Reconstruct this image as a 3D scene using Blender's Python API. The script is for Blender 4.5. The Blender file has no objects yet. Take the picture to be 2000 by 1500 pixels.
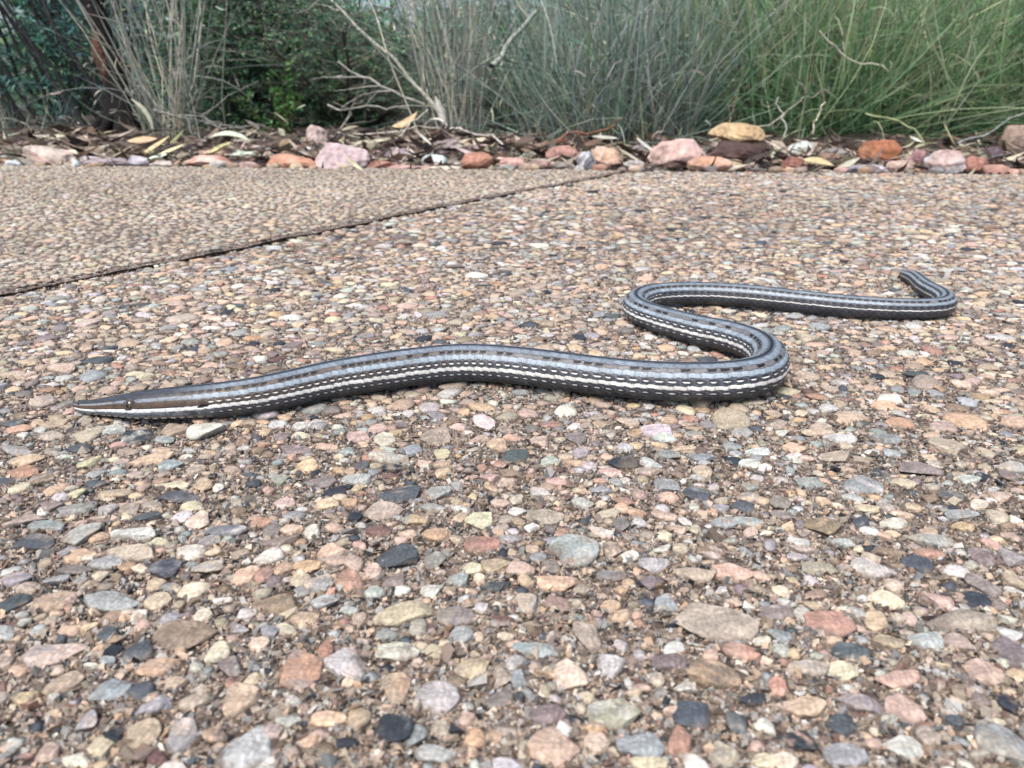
import bpy, bmesh, math, random
import numpy as np
from mathutils import Vector
R = math.radians
rng = np.random.default_rng(7)
random.seed(7)
sc = bpy.context.scene
COL = sc.collection

# ------------------------------------------------------------------ camera, sky, sun, exposure
CAM_H, PITCH, FPX = 0.08, R(19.3), 1570.0
cam = bpy.data.cameras.new('camera'); cam_o = bpy.data.objects.new('camera', cam); COL.objects.link(cam_o)
cam_o.location = (0, 0, CAM_H); cam_o.rotation_euler = (math.pi / 2 - PITCH, 0, 0)
cam.sensor_width = 36; cam.lens = 36 * FPX / 2000
cam.clip_start = 0.005; cam.clip_end = 500
cam.dof.use_dof = True; cam.dof.focus_distance = 0.215; cam.dof.aperture_fstop = cam.lens / 0.72
sc.camera = cam_o
SUN_EL, SUN_AZ = R(62), R(208)
w = bpy.data.worlds.new('World'); sc.world = w; w.use_nodes = True
nt = w.node_tree; bg = nt.nodes['Background']
sky = nt.nodes.new('ShaderNodeTexSky'); sky.sky_type = 'NISHITA'; sky.sun_disc = False
sky.sun_elevation = SUN_EL; sky.sun_rotation = SUN_AZ; sky.dust_density = 4.0; sky.air_density = 1.0; sky.ozone_density = 1.0
nt.links.new(sky.outputs[0], bg.inputs[0]); bg.inputs[1].default_value = 0.085
sun = bpy.data.lights.new('sun', 'SUN'); sun_o = bpy.data.objects.new('sun', sun); COL.objects.link(sun_o)
sun.energy = 1.5; sun.angle = R(34); sun.color = (1.0, 0.965, 0.92)
sd = Vector((math.sin(SUN_AZ) * math.cos(SUN_EL), math.cos(SUN_AZ) * math.cos(SUN_EL), math.sin(SUN_EL)))
sun_o.rotation_euler = sd.to_track_quat('Z', 'Y').to_euler(); sun_o.location = sd * 5
sc.view_settings.view_transform = 'Standard'; sc.view_settings.look = 'None'
sc.view_settings.gamma = 1; sc.view_settings.use_curve_mapping = False
sc.view_settings.exposure = 1.32

# ------------------------------------------------------------------ helpers
cp, sp = math.cos(PITCH), math.sin(PITCH)
def ray(px, py):
    cx, cy = (px - 1000) / FPX, (750 - py) / FPX
    return np.array([cx, cp + sp * cy, -sp + cp * cy])      # forward depth = 1
def on_plane(px, py, z=0.0):
    d = ray(px, py); t = (z - CAM_H) / d[2]
    return np.array([0, 0, CAM_H]) + d * t, t
def at_y(px, py, y):
    d = ray(px, py); t = y / d[1]
    return np.array([0, 0, CAM_H]) + d * t, t
def project(P):
    P = np.asarray(P, float); q = P - np.array([0, 0, CAM_H])
    dep = q[..., 1] * cp - q[..., 2] * sp; up = q[..., 1] * sp + q[..., 2] * cp
    return 1000 + FPX * q[..., 0] / dep, 750 - FPX * up / dep, dep
def lin(c):
    c = np.asarray(c, float) / 255.0
    return np.where(c <= 0.04045, c / 12.92, ((c + 0.055) / 1.055) ** 2.4)
def vnoise(P, seed, octaves=3, scale=1.0):
    r = np.random.default_rng(seed); P = np.asarray(P, float) * scale
    out = np.zeros(P.shape[0]); a = 1.0
    for o in range(octaves):
        for k in range(3):
            kv = r.normal(size=P.shape[1]) * (2.0 ** o); out += a * np.sin(P @ kv + r.uniform(0, 6.28)) / 3
        a *= 0.55
    return out
def link(name, me, parent=None, label=None, cat=None, group=None, kind=None, loc=None):
    o = bpy.data.objects.new(name, me); COL.objects.link(o)
    if parent: o.parent = parent
    if loc is not None: o.location = [float(c) for c in loc]
    if label: o['label'] = label
    if cat: o['category'] = cat
    if group: o['group'] = group
    if kind: o['kind'] = kind
    return o
def mk(name, V, F, mat, col=None, smooth=True):
    V = np.ascontiguousarray(V, np.float32); F = np.ascontiguousarray(F, np.int32)
    me = bpy.data.meshes.new(name); k = F.shape[1]
    me.vertices.add(len(V)); me.vertices.foreach_set('co', V.ravel())
    me.loops.add(F.size); me.loops.foreach_set('vertex_index', F.ravel())
    me.polygons.add(len(F)); me.polygons.foreach_set('loop_start', np.arange(0, F.size, k, dtype=np.int32))
    me.polygons.foreach_set('loop_total', np.full(len(F), k, np.int32))
    me.polygons.foreach_set('use_smooth', np.full(len(F), smooth, bool))
    me.update(calc_edges=True)
    if col is not None:
        ca = me.color_attributes.new('Col', 'FLOAT_COLOR', 'POINT')
        c4 = np.ones((len(V), 4), np.float32); c4[:, :3] = col; ca.data.foreach_set('color', c4.ravel())
    me.materials.append(mat)
    return me
class Bag:                                   # gathers triangle pieces into one mesh
    def __init__(s): s.V, s.F, s.C, s.n = [], [], [], 0
    def add(s, V, F, C):
        V = np.asarray(V); C = np.asarray(C)
        if C.ndim == 1: C = np.tile(C, (len(V), 1))
        s.V.append(V); s.F.append(np.asarray(F) + s.n); s.C.append(C); s.n += len(V)
    def mesh(s, name, mat, smooth=True):
        return mk(name, np.concatenate(s.V), np.concatenate(s.F), mat, np.concatenate(s.C), smooth)
def ico(n):
    bm = bmesh.new(); bmesh.ops.create_icosphere(bm, subdivisions=n, radius=1.0)
    V = np.array([v.co[:] for v in bm.verts]); F = np.array([[v.index for v in f.verts] for f in bm.faces]); bm.free()
    return V, F
ICO = {n: ico(n) for n in (1, 2, 3, 4, 5)}

# ------------------------------------------------------------------ materials
def vmat(name, rough=0.7, speck=0.0, speck_scale=900, bump=0.0, bump_scale=700, spec=0.4, trans=0.0, mottle=0.0, mottle_scale=150):
    m = bpy.data.materials.new(name); m.use_nodes = True; t = m.node_tree; N = t.nodes; L = t.links
    b = N['Principled BSDF']; b.inputs['Roughness'].default_value = rough; b.inputs['Specular IOR Level'].default_value = spec
    a = N.new('ShaderNodeAttribute'); a.attribute_name = 'Col'; out = a.outputs['Color']
    tc = N.new('ShaderNodeTexCoord')
    def mul(out, scale, amt, detail, lo, hi):
        n = N.new('ShaderNodeTexNoise'); n.inputs['Scale'].default_value = scale; n.inputs['Detail'].default_value = detail
        L.new(tc.outputs['Object'], n.inputs['Vector'])
        r = N.new('ShaderNodeMapRange'); r.inputs['From Min'].default_value = lo; r.inputs['From Max'].default_value = hi
        r.inputs['To Min'].default_value = 1 - amt; r.inputs['To Max'].default_value = 1 + amt * 0.8
        L.new(n.outputs[0], r.inputs[0])
        x = N.new('ShaderNodeVectorMath'); x.operation = 'SCALE'; L.new(out, x.inputs[0]); L.new(r.outputs[0], x.inputs['Scale'])
        return x.outputs[0]
    if mottle: out = mul(out, mottle_scale, mottle, 3, 0.3, 0.7)
    if speck: out = mul(out, speck_scale, speck, 2, 0.32, 0.68)
    L.new(out, b.inputs['Base Color'])
    if bump:
        n = N.new('ShaderNodeTexNoise'); n.inputs['Scale'].default_value = bump_scale; n.inputs['Detail'].default_value = 4
        L.new(tc.outputs['Object'], n.inputs['Vector'])
        bp = N.new('ShaderNodeBump'); bp.inputs['Strength'].default_value = 1.0; bp.inputs['Distance'].default_value = bump
        L.new(n.outputs[0], bp.inputs['Height']); L.new(bp.outputs[0], b.inputs['Normal'])
    if trans:
        tr = N.new('ShaderNodeBsdfTranslucent'); L.new(out, tr.inputs[0])
        mx = N.new('ShaderNodeMixShader'); mx.inputs[0].default_value = trans
        L.new(b.outputs[0], mx.inputs[1]); L.new(tr.outputs[0], mx.inputs[2]); L.new(mx.outputs[0], N['Material Output'].inputs[0])
    return m
M_peb = vmat('pebble stone', 0.70, 0.30, 1500, 0.00035, 1300, 0.38, mottle=0.22, mottle_scale=420)
M_grit = vmat('sand grain', 0.6, 0.2, 1500, spec=0.5)
M_rock = vmat('rock', 0.85, 0.22, 160, 0.003, 90, 0.25, mottle=0.3, mottle_scale=30)
M_skin = vmat('lizard skin', 0.5, 0.16, 1700, 0.00006, 2600, 0.4, mottle=0.14, mottle_scale=420)
M_eye = vmat('lizard eye', 0.08, spec=0.7)
M_leaf = vmat('green leaf', 0.5, trans=0.42)
M_dry = vmat('dry leaf', 0.7, 0.25, 120, trans=0.12)
M_wood = vmat('bark', 0.9, 0.4, 120, 0.004, 120, 0.2)

def cement_material():
    m = bpy.data.materials.new('cement with sand'); m.use_nodes = True; t = m.node_tree; N = t.nodes; L = t.links
    b = N['Principled BSDF']; b.inputs['Roughness'].default_value = 0.9; b.inputs['Specular IOR Level'].default_value = 0.25
    tc = N.new('ShaderNodeTexCoord')
    v = N.new('ShaderNodeTexVoronoi'); v.inputs['Scale'].default_value = 900; L.new(tc.outputs['Object'], v.inputs['Vector'])
    sep = N.new('ShaderNodeSeparateColor'); L.new(v.outputs['Color'], sep.inputs[0])
    cr = N.new('ShaderNodeValToRGB'); e = cr.color_ramp.elements
    e[0].position = 0.0; e[0].color = (0.028, 0.022, 0.019, 1); e[1].position = 1.0; e[1].color = (0.55, 0.51, 0.46, 1)  # dark stops kept low: colour deepens the shade in gaps between stones
    for p, c in ((0.3, (0.094, 0.073, 0.061, 1)), (0.6, (0.160, 0.126, 0.106, 1)), (0.82, (0.25, 0.20, 0.17, 1)), (0.93, (0.26, 0.21, 0.17, 1))):
        x = cr.color_ramp.elements.new(p); x.color = c
    L.new(sep.outputs[0], cr.inputs[0])
    n = N.new('ShaderNodeTexNoise'); n.inputs['Scale'].default_value = 45; n.inputs['Detail'].default_value = 4; L.new(tc.outputs['Object'], n.inputs['Vector'])
    r = N.new('ShaderNodeMapRange'); r.inputs['To Min'].default_value = 0.65; r.inputs['To Max'].default_value = 1.35
    L.new(n.outputs[0], r.inputs[0])
    x = N.new('ShaderNodeVectorMath'); x.operation = 'SCALE'; L.new(cr.outputs[0], x.inputs[0]); L.new(r.outputs[0], x.inputs['Scale'])
    L.new(x.outputs[0], b.inputs['Base Color'])
    n2 = N.new('ShaderNodeTexNoise'); n2.inputs['Scale'].default_value = 700; n2.inputs['Detail'].default_value = 5; L.new(tc.outputs['Object'], n2.inputs['Vector'])
    bp = N.new('ShaderNodeBump'); bp.inputs['Distance'].default_value = 0.0012; L.new(n2.outputs[0], bp.inputs['Height']); L.new(bp.outputs[0], b.inputs['Normal'])
    return m
def soil_material():
    m = bpy.data.materials.new('dark soil'); m.use_nodes = True; t = m.node_tree; N = t.nodes; L = t.links
    b = N['Principled BSDF']; b.inputs['Roughness'].default_value = 0.95
    tc = N.new('ShaderNodeTexCoord')
    n = N.new('ShaderNodeTexNoise'); n.inputs['Scale'].default_value = 60; n.inputs['Detail'].default_value = 6; L.new(tc.outputs['Object'], n.inputs['Vector'])
    cr = N.new('ShaderNodeValToRGB'); e = cr.color_ramp.elements
    e[0].position = 0.35; e[0].color = (0.028, 0.023, 0.020, 1); e[1].position = 0.7; e[1].color = (0.080, 0.058, 0.047, 1)
    L.new(n.outputs[0], cr.inputs[0]); L.new(cr.outputs[0], b.inputs['Base Color'])
    bp = N.new('ShaderNodeBump'); bp.inputs['Distance'].default_value = 0.01; L.new(n.outputs[0], bp.inputs['Height']); L.new(bp.outputs[0], b.inputs['Normal'])
    return m
M_cem, M_soil = cement_material(), soil_material()

# ------------------------------------------------------------------ path: bed, two slabs, joint
J0 = on_plane(0, 577)[0][:2]; J1 = on_plane(1255, 329)[0][:2]
e1 = (J1 - J0) / np.linalg.norm(J1 - J0); e2 = np.array([e1[1], -e1[0]])
EL = on_plane(0, 326)[0][:2]; ER = on_plane(2000, 341)[0][:2]; eE = (ER - EL) / np.linalg.norm(ER - EL); nE = np.array([-eE[1], eE[0]])
def ab(P): q = np.asarray(P) - J0; return q @ e1, q @ e2
def edge_y(x): return EL[1] + (x - EL[0]) * eE[1] / eE[0]
def a_edge(b):       # a where line (b) meets the far edge of the path
    p = J0 + np.outer(b, e2); return ((EL - p) @ nE) / (e1 @ nE)
def spaced(stops):
    out = []
    for a, b_, st in stops: out.append(np.arange(a, b_ - st * 0.5, st))
    out.append([stops[-1][1]]); return np.concatenate(out)
def surf_z(x, y):
    P = np.stack([x, y], -1).reshape(-1, 2)
    return (vnoise(P, 3, 3, 90) * 0.00045 + vnoise(P, 5, 2, 9) * 0.0009).reshape(np.shape(x))
def slab_mesh(name, bs, side, z0):
    ts = np.concatenate([np.linspace(-1.6, -0.37, 32), np.arange(-0.36, 0.45, 0.0026), np.linspace(0.455, 1.0, 120)])
    B, T = np.meshgrid(bs, ts, indexing='ij')
    bedge = np.argmin(np.abs(bs))
    ae = a_edge(bs)[:, None]
    A = np.where(T < 0.45, T, 0.45 + (T - 0.45) / 0.55 * (ae - 0.45))
    jag = vnoise(A[bedge][:, None], 11, 4, 160) * 0.0004 + vnoise(A[bedge][:, None], 12, 2, 40) * 0.0008
    fall = np.exp(-np.abs(bs) / 0.006)[:, None]
    B2 = B + fall * jag[None, :] * 1.4
    A2 = A.copy(); A2[:, -1] += vnoise(bs[:, None], 13, 4, 70) * 0.006
    X = J0[0] + A2 * e1[0] + B2 * e2[0]; Y = J0[1] + A2 * e1[1] + B2 * e2[1]
    Z = surf_z(X, Y) + z0
    Z -= 0.0016 * np.exp(-((np.abs(B) / 0.0042) ** 2))            # worn arris at the joint
    nb, na = B.shape
    V = np.stack([X, Y, Z], -1).reshape(-1, 3); idx = np.arange(nb * na).reshape(nb, na)
    q = np.stack([idx[:-1, :-1], idx[1:, :-1], idx[1:, 1:], idx[:-1, 1:]], -1).reshape(-1, 4)
    def skirt(line, dn):
        nonlocal V, q
        base = len(V); W = V[line].copy(); W[:, 2] = dn; V = np.concatenate([V, W]); n = len(line)
        k = np.arange(n - 1); q = np.concatenate([q, np.stack([line[k], line[k + 1], base + k + 1, base + k], -1)])
    skirt(idx[bedge], -0.05); skirt(idx[:, -1], -0.05)
    return mk(name, V, q, M_cem)
bs_n = spaced([(0.0015, 0.02, 0.0015), (0.02, 0.55, 0.0026), (0.55, 3.0, 0.05)])
bs_f = -spaced([(0.0015, 0.02, 0.0015), (0.02, 0.5, 0.005), (0.5, 3.0, 0.05)])[::-1]
bed_c = [J0 + e1 * a + e2 * b for a, b in ((-1.6, -2.9), (-1.6, 2.9), (1.2, 2.9), (1.2, -2.9))]
bed_v = [list(c) + [-0.03] for c in bed_c] + [list(c) + [-0.06] for c in bed_c]
path = link('path', mk('path', bed_v, [[0, 1, 2, 3], [7, 6, 5, 4], [0, 4, 5, 1], [1, 5, 6, 2], [2, 6, 7, 3], [3, 7, 4, 0]], M_soil, smooth=False), kind='structure')
SLAB_F = 0.0016
slab_n = link('concrete_slab', slab_mesh('concrete_slab', bs_n, 1, 0.0), path)
slab_f = link('concrete_slab', slab_mesh('concrete_slab', bs_f, -1, SLAB_F), path)

# ------------------------------------------------------------------ pebbles
PAL = dict(P=(224, 184, 142), K=(210, 176, 150), T=(188, 162, 130), B=(150, 122, 96), G=(158, 160, 160), L=(196, 196, 190),
           W=(226, 220, 206), D=(84, 96, 106), N=(44, 58, 74), V=(132, 118, 118), R=(192, 132, 106), O=(214, 168, 114),
           M=(112, 68, 66), Y=(226, 206, 168), S=(146, 158, 162), E=(182, 164, 142))
ALB = 0.74
def soften(c, k): c = np.asarray(c); return c.mean(-1, keepdims=True) * (1 - k) + c * k
TINT = {k: (soften(lin(v), 0.70) * 0.86 + lin((200, 184, 166)) * (0.14 if k not in 'ND' else 0.02)) * ALB for k, v in PAL.items()}
CEM = np.array([0.165, 0.130, 0.108])
TILES = [
 (0, 820, "110,25,190,70,D 155,240,280,100,G 410,260,170,80,D 210,325,260,90,P 200,410,260,110,R 320,470,210,90,B 860,75,280,110,L 1060,120,280,130,N 650,120,260,140,E 390,125,260,80,E 1170,310,380,110,P,-10 1340,350,190,100,S 1520,390,180,100,E 690,330,170,110,Y 760,500,200,80,D 900,565,270,100,K 600,580,130,80,Y 1350,510,280,70,Y 1590,500,180,130,P 1400,610,330,110,D 1190,680,160,80,E 1010,690,150,110,E 600,680,310,110,V,-20 380,680,220,80,V 190,780,320,100,E,-20 1150,770,230,70,D 1560,770,190,160,Y 360,820,300,100,S 620,880,310,170,G 270,950,320,140,D 770,765,190,60,Y 1060,890,380,100,L 1230,960,200,80,Y 1500,1030,260,140,W 1760,870,350,90,L 1630,940,190,110,G 640,1055,240,120,P 1020,1050,450,130,K 1290,1150,260,180,D 830,1120,280,110,G 600,1180,270,90,V 1100,1180,150,90,Y 790,1240,140,80,Y 1640,1150,230,130,E,-30 1920,1190,200,230,P 130,1240,250,120,G 440,1250,230,90,G 1350,1310,210,80,S"),
 (500, 820, "350,40,170,90,L 360,105,170,70,Y 210,120,120,90,V 55,180,120,60,R 800,120,190,100,K 1010,140,190,130,Y 1400,120,250,160,E 570,205,200,60,P 310,220,260,80,V 280,265,100,90,P 1040,290,320,110,L 1090,365,200,90,N 720,240,160,90,S 830,360,110,90,D 650,390,120,70,O 650,290,90,60,P 400,350,180,120,P 520,470,230,110,V 780,460,240,100,L 620,550,190,100,N 785,545,120,80,P 1115,560,350,170,D 1000,690,300,170,E 1420,560,240,120,G 560,660,200,100,P 220,640,170,100,E 1450,350,180,70,T 1310,340,150,70,K 1900,200,200,130,P 1900,360,140,80,R 1820,450,160,80,K 1950,500,150,80,Y 1390,670,220,100,G 1610,690,190,80,L 1740,780,220,160,Y 1250,770,220,110,P 960,860,210,110,M 1400,900,200,110,O 780,750,110,140,N 440,870,140,140,W 280,860,190,90,P 180,950,320,90,V,-10 1770,960,300,160,R 590,1020,280,150,P 620,1100,190,110,E 1110,1050,330,220,D 1400,1080,180,170,V 920,1180,130,170,K 400,1140,260,110,O 330,1240,190,150,Y 490,1270,210,180,G 740,1250,240,170,R 1080,1240,170,150,V 1690,1160,200,130,Y 1590,1260,140,110,S 1740,1260,100,110,P 1870,1320,250,110,D 60,1200,130,200,R 1370,1330,180,140,L 930,1340,170,130,L"),
 (1000, 820, "870,340,260,120,N 1130,60,280,130,L 1190,120,220,100,L 310,30,190,80,R 160,70,130,80,V 500,130,180,110,V 210,180,170,90,K 540,250,130,90,L 490,320,200,90,P 870,210,170,100,L 1330,210,230,80,P 1160,200,160,50,P 1210,270,210,90,S 1490,280,200,80,S 1720,180,160,80,S 1490,390,160,130,Y 1060,410,240,80,E 1210,520,200,120,G 760,420,200,80,K 690,490,120,70,P 700,550,200,70,G 230,580,190,90,L 550,640,180,100,L 695,665,100,70,P 880,640,180,80,R 1010,590,150,100,K 980,740,170,70,O 250,760,330,130,E 155,840,130,90,W 690,890,230,100,W,20 470,1010,430,280,S 1190,770,220,80,K 990,820,130,80,L 1290,870,210,90,K 850,820,130,120,V 1860,790,260,130,S 1640,810,220,100,S 1060,910,150,80,E 1190,930,130,90,Y 780,1020,150,150,K 1110,1140,270,150,L 1540,1040,230,140,B 1440,1240,340,140,E 1730,1200,340,170,P 1090,1290,190,130,V 780,1230,270,90,V 370,1290,360,150,P 540,1350,150,90,E 860,1350,110,80,O 1860,340,180,90,L 1920,250,200,70,L 1830,600,180,80,P 1440,590,230,130,D 1870,520,170,90,G"),
 (1500, 820, "740,490,350,170,S 1170,370,330,120,V 530,270,310,110,E 1400,190,330,160,E 1430,560,190,130,D 1570,450,200,90,L 1900,340,210,100,L 1690,430,130,80,N 1880,430,150,90,V 210,210,200,100,P 560,130,270,100,L 620,190,130,70,Y 400,90,300,80,K 940,130,250,90,S 330,470,240,120,S 1060,480,190,90,Y 660,610,170,90,L 900,660,130,100,E 430,640,110,100,P 770,700,200,70,Y 1000,800,270,90,W 430,840,300,140,B 710,800,180,100,D 150,840,110,90,P 580,960,190,80,L 1290,940,370,110,E 1820,590,200,110,K 1510,740,280,80,S 1520,830,190,80,O 910,910,110,80,P 260,1000,250,110,K 230,1080,190,80,L 400,1150,300,110,E 830,1160,380,180,L 930,1030,250,100,B 1180,1130,260,160,D 1670,1050,170,180,V 1900,1040,210,160,G 1690,1280,240,180,V 1260,1040,250,90,R 1920,1230,150,150,T 90,640,170,120,V 100,750,170,80,V 1900,900,190,90,K"),
 (0, 1150, "100,110,250,180,D 420,100,340,170,T,-15 880,100,460,170,S 1230,90,210,150,Y 1590,220,150,130,Y 1440,370,500,220,B 420,510,490,200,K,-8 1090,230,110,150,W 985,260,120,80,O 200,265,100,90,G 410,250,140,90,E 700,320,120,100,P 1080,480,280,180,D 850,370,150,130,D 1240,620,340,140,O,-20 1720,490,190,190,Y 880,770,360,210,S 1800,620,220,180,V 1890,880,260,300,T 510,730,300,210,T 850,600,130,90,S 725,640,110,60,W 180,880,220,130,P 1200,930,270,120,G,-20 1530,890,260,150,E,-25 1380,750,190,110,K 1430,1150,260,270,S 1120,1150,280,240,T 1680,1140,170,270,T,-35 1920,1270,520,380,L 700,1040,180,170,G 380,1290,220,170,T 610,1360,240,140,W 800,1260,200,170,Y 910,1170,130,150,N 1210,1340,230,130,M 60,1320,120,140,G 210,1340,110,80,R 430,990,140,70,T 430,870,90,90,W 30,550,150,180,E 1890,320,150,90,G"),
 (500, 1150, "150,110,380,180,B 530,110,250,130,L 360,230,270,170,P 730,180,160,80,L 1150,210,520,180,T,-14 1570,220,320,170,V 1590,360,230,150,S 1740,150,150,110,L 1920,260,200,120,M 370,640,310,350,R 700,570,360,300,L 1110,490,350,170,W 1475,440,100,80,Y 1080,760,260,280,T 1420,850,370,300,L 1700,600,300,180,T,-30 1930,700,200,180,E 300,920,130,100,L 260,1070,210,110,L 560,1040,310,130,P 1060,1110,360,260,N 1240,1170,220,190,S 1440,1130,150,140,E 1660,1040,150,140,K 430,1230,200,130,P 1420,1320,350,150,L 1700,1290,120,120,P 720,1260,190,100,N 130,1150,190,120,E 30,440,160,150,Y 110,340,150,100,S 720,760,100,90,Y 1950,390,140,90,Y"),
 (1000, 1150, "110,110,190,200,L 590,380,230,260,E 1195,120,180,160,S 1590,270,650,320,E 770,150,170,90,T 440,660,280,260,Y 760,600,290,230,L 860,450,130,120,L 1230,560,310,160,V 1600,680,540,250,B 1350,770,200,130,L 1130,720,120,130,K 945,820,150,90,Y 1790,510,300,140,R 1730,130,150,90,K 1940,440,150,80,W 200,480,400,150,S 770,980,470,260,E 1410,990,360,240,D 640,1110,210,100,O 1000,1240,380,250,S 1300,1180,220,280,R 1750,1040,180,220,D 1250,980,150,80,K 1860,880,220,110,N 330,1240,420,340,K 280,980,300,190,V 1650,1290,250,200,E 1960,1350,200,150,Y 1640,40,120,80,W 60,880,90,90,N 50,730,130,220,S 1060,1390,300,100,Y"),
 (1500, 1150, "470,290,390,210,R 700,200,160,110,L 1350,90,280,170,K 1630,80,220,150,N 1480,260,580,190,E,8 920,420,290,150,T 1220,420,270,150,L 1680,660,280,220,E 1900,520,280,220,V 640,510,330,150,D 580,650,250,170,Y 310,650,370,140,K 1020,710,430,150,K,-15 390,550,150,90,L 710,890,350,210,G 1080,950,330,240,K 260,940,400,170,K 570,1090,250,180,D 210,1200,310,190,N 1040,1250,330,200,W 940,1040,150,100,W 1450,1060,140,110,D 1850,1200,480,280,S,25 600,1330,380,200,S 1640,1320,160,90,E 70,780,150,160,R 1870,260,140,80,W 110,1370,260,150,Y 90,400,190,140,S 1860,910,170,160,N 1660,900,180,120,V 1240,1170,170,190,E 90,520,130,130,L 1360,640,120,60,Y 60,200,280,160,V"),
]
def stone_shape(U, r, cuts=(7, 12), dmin=0.42, dmax=0.82, rough=0.06):
    P = U.copy()
    if r.random() < 0.42: dmin, dmax = dmin + 0.2, 0.97
    for k in range(r.integers(*cuts)):
        n = r.normal(size=3); n[2] *= 0.6; n /= np.linalg.norm(n); d = r.uniform(dmin, dmax)
        P -= np.outer(np.maximum(P @ n - d, 0), n) * 0.92
    n = np.array([r.normal() * 0.16, r.normal() * 0.16, 1.0]); n /= np.linalg.norm(n); d = r.uniform(0.32, 0.66)
    P -= np.outer(np.maximum(P @ n - d, 0), n) * 0.85
    nz = np.zeros(len(P))
    for a, f in ((1.0, 2.2), (0.8, 4.5), (0.55, 9.0), (0.35, 17.0)):
        for _ in range(3): nz += a * np.sin(P @ (r.normal(size=3) * f) + r.uniform(0, 6.28)) / 3
    P *= (1 + rough * nz)[:, None]
    lo, hi = P.min(0), P.max(0); P = (P - (lo + hi) / 2) / ((hi - lo) / 2)
    return P
def tint_of(key, r):
    c = TINT[key] if isinstance(key, str) else key
    return np.clip(c * r.uniform(0.86, 1.12) * (1 + r.normal(size=3) * 0.035), 0.01, 0.8)
FILL_KEYS = list('PKTBGLWDNVROMYSE')
FILL_P = np.array([.16, .14, .09, .06, .08, .11, .07, .03, .02, .045, .022, .015, .006, .08, .04, .14]); FILL_P /= FILL_P.sum()

# occupancy rasters
class Raster:
    def __init__(s, x0, x1, y0, y1, c):
        s.x0, s.y0, s.c = x0, y0, c; s.g = np.zeros((int((y1 - y0) / c) + 1, int((x1 - x0) / c) + 1), bool)
    def try_put(s, x, y, a, b, ang, tol=0.0, force=False):
        c = s.c; m = max(a, b)
        i0, i1 = int((y - m - s.y0) / c), int((y + m - s.y0) / c) + 1
        j0, j1 = int((x - m - s.x0) / c), int((x + m - s.x0) / c) + 1
        i0c, j0c = max(i0, 0), max(j0, 0); i1, j1 = min(i1, s.g.shape[0]), min(j1, s.g.shape[1])
        if i1 <= i0c or j1 <= j0c: return False
        yy = (np.arange(i0c, i1) * c + s.y0 - y)[:, None]; xx = (np.arange(j0c, j1) * c + s.x0 - x)[None, :]
        ca, sa = math.cos(ang), math.sin(ang)
        q = ((xx * ca + yy * sa) / a) ** 2 + ((-xx * sa + yy * ca) / b) ** 2 <= 1
        sub = s.g[i0c:i1, j0c:j1]; n = q.sum()
        if not force and n and (sub & q).sum() > tol * n: return False
        sub |= q; return True
TAN = lin((204, 192, 172)) * ALB
SN = on_plane(150, 793)[0]
near = Raster(-0.45, 0.45, 0.03, 0.5, 0.0005)
far = Raster(-1.1, 1.1, 0.28, 1.3, 0.001)
def joint_ok(x, y, m):
    b = (np.array([x, y]) - J0) @ e2
    return abs(b) > m + 0.0015, b > 0

hand = []
for ox, oy, s in TILES:
    for tok in s.split():
        f = tok.split(','); px, py, pw, ph = ox + float(f[0]) / 4, oy + float(f[1]) / 4, float(f[2]) / 4, float(f[3]) / 4
        rot = float(f[5]) if len(f) > 5 else 0.0
        P, z = on_plane(px, py + ph * 0.12)
        dep = math.atan2(CAM_H, math.hypot(P[0], P[1]))
        a = pw * z / FPX / 2; hh = ph * z / FPX
        t = min(0.0028, max(0.0011, 0.30 * a))
        b = max((hh - t * math.cos(dep) * 0.75) / math.sin(dep) / 2, 0.42 * a); b = min(b, 1.5 * a)
        hand.append(dict(x=P[0], y=P[1], a=a, b=b, t=t, ang=R(-rot) * 1.6, key=f[4], area=pw * ph))
hand.sort(key=lambda h: -h['area'])
for h in hand: near.try_put(h['x'], h['y'], h['a'] * 0.92, h['b'] * 0.92, h['ang'], force=True)

def pebble_geo(lod, r, a, b, t, ang, key):
    """one stone with its top t above z = 0 and the rest sunk in the cement"""
    U, F = ICO[lod]; P = stone_shape(U, r, rough=r.uniform(0.03, 0.075))
    tot = max(t * 1.9, 0.55 * min(a, b) + t)
    P = P * np.array([a, b, tot / 2]); P[:, 2] += t - tot / 2
    tl = r.normal() * 0.08; P[:, 2] += P[:, 0] * tl
    ca, sa = math.cos(ang), math.sin(ang)
    P = np.stack([P[:, 0] * ca - P[:, 1] * sa, P[:, 0] * sa + P[:, 1] * ca, P[:, 2]], -1)
    base = tint_of(key, r); second = tint_of(FILL_KEYS[r.choice(16, p=FILL_P)], r)
    if r.random() < 0.72:
        m = np.clip(vnoise(P / max(a, b), int(r.integers(1e6)), 4, r.uniform(1.2, 3.2)) * 1.8 - 0.2, 0, 1)[:, None] * r.uniform(0.25, 0.8)
        C = base * (1 - m) + second * m
    else: C = np.tile(base, (len(P), 1))
    C = C * (1 + 0.14 * vnoise(P / max(a, b), int(r.integers(1e6)), 3, 3.2))[:, None]
    lap = np.clip((0.45 * t - P[:, 2]) / (0.5 * t) + 0.8 * vnoise(P / max(a, b), int(r.integers(1e6)), 3, 4.0), 0, 1)[:, None] * 0.75     # cement film left round the foot of the stone
    C = C * (1 - lap) + CEM * lap
    keep = P[F].mean(1)[:, 2] > -0.0016
    F = F[keep]; used = np.unique(F); mp = np.full(len(P), -1); mp[used] = np.arange(len(used))
    return P[used], mp[F], np.clip(C[used], 0.008, 0.85)

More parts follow.
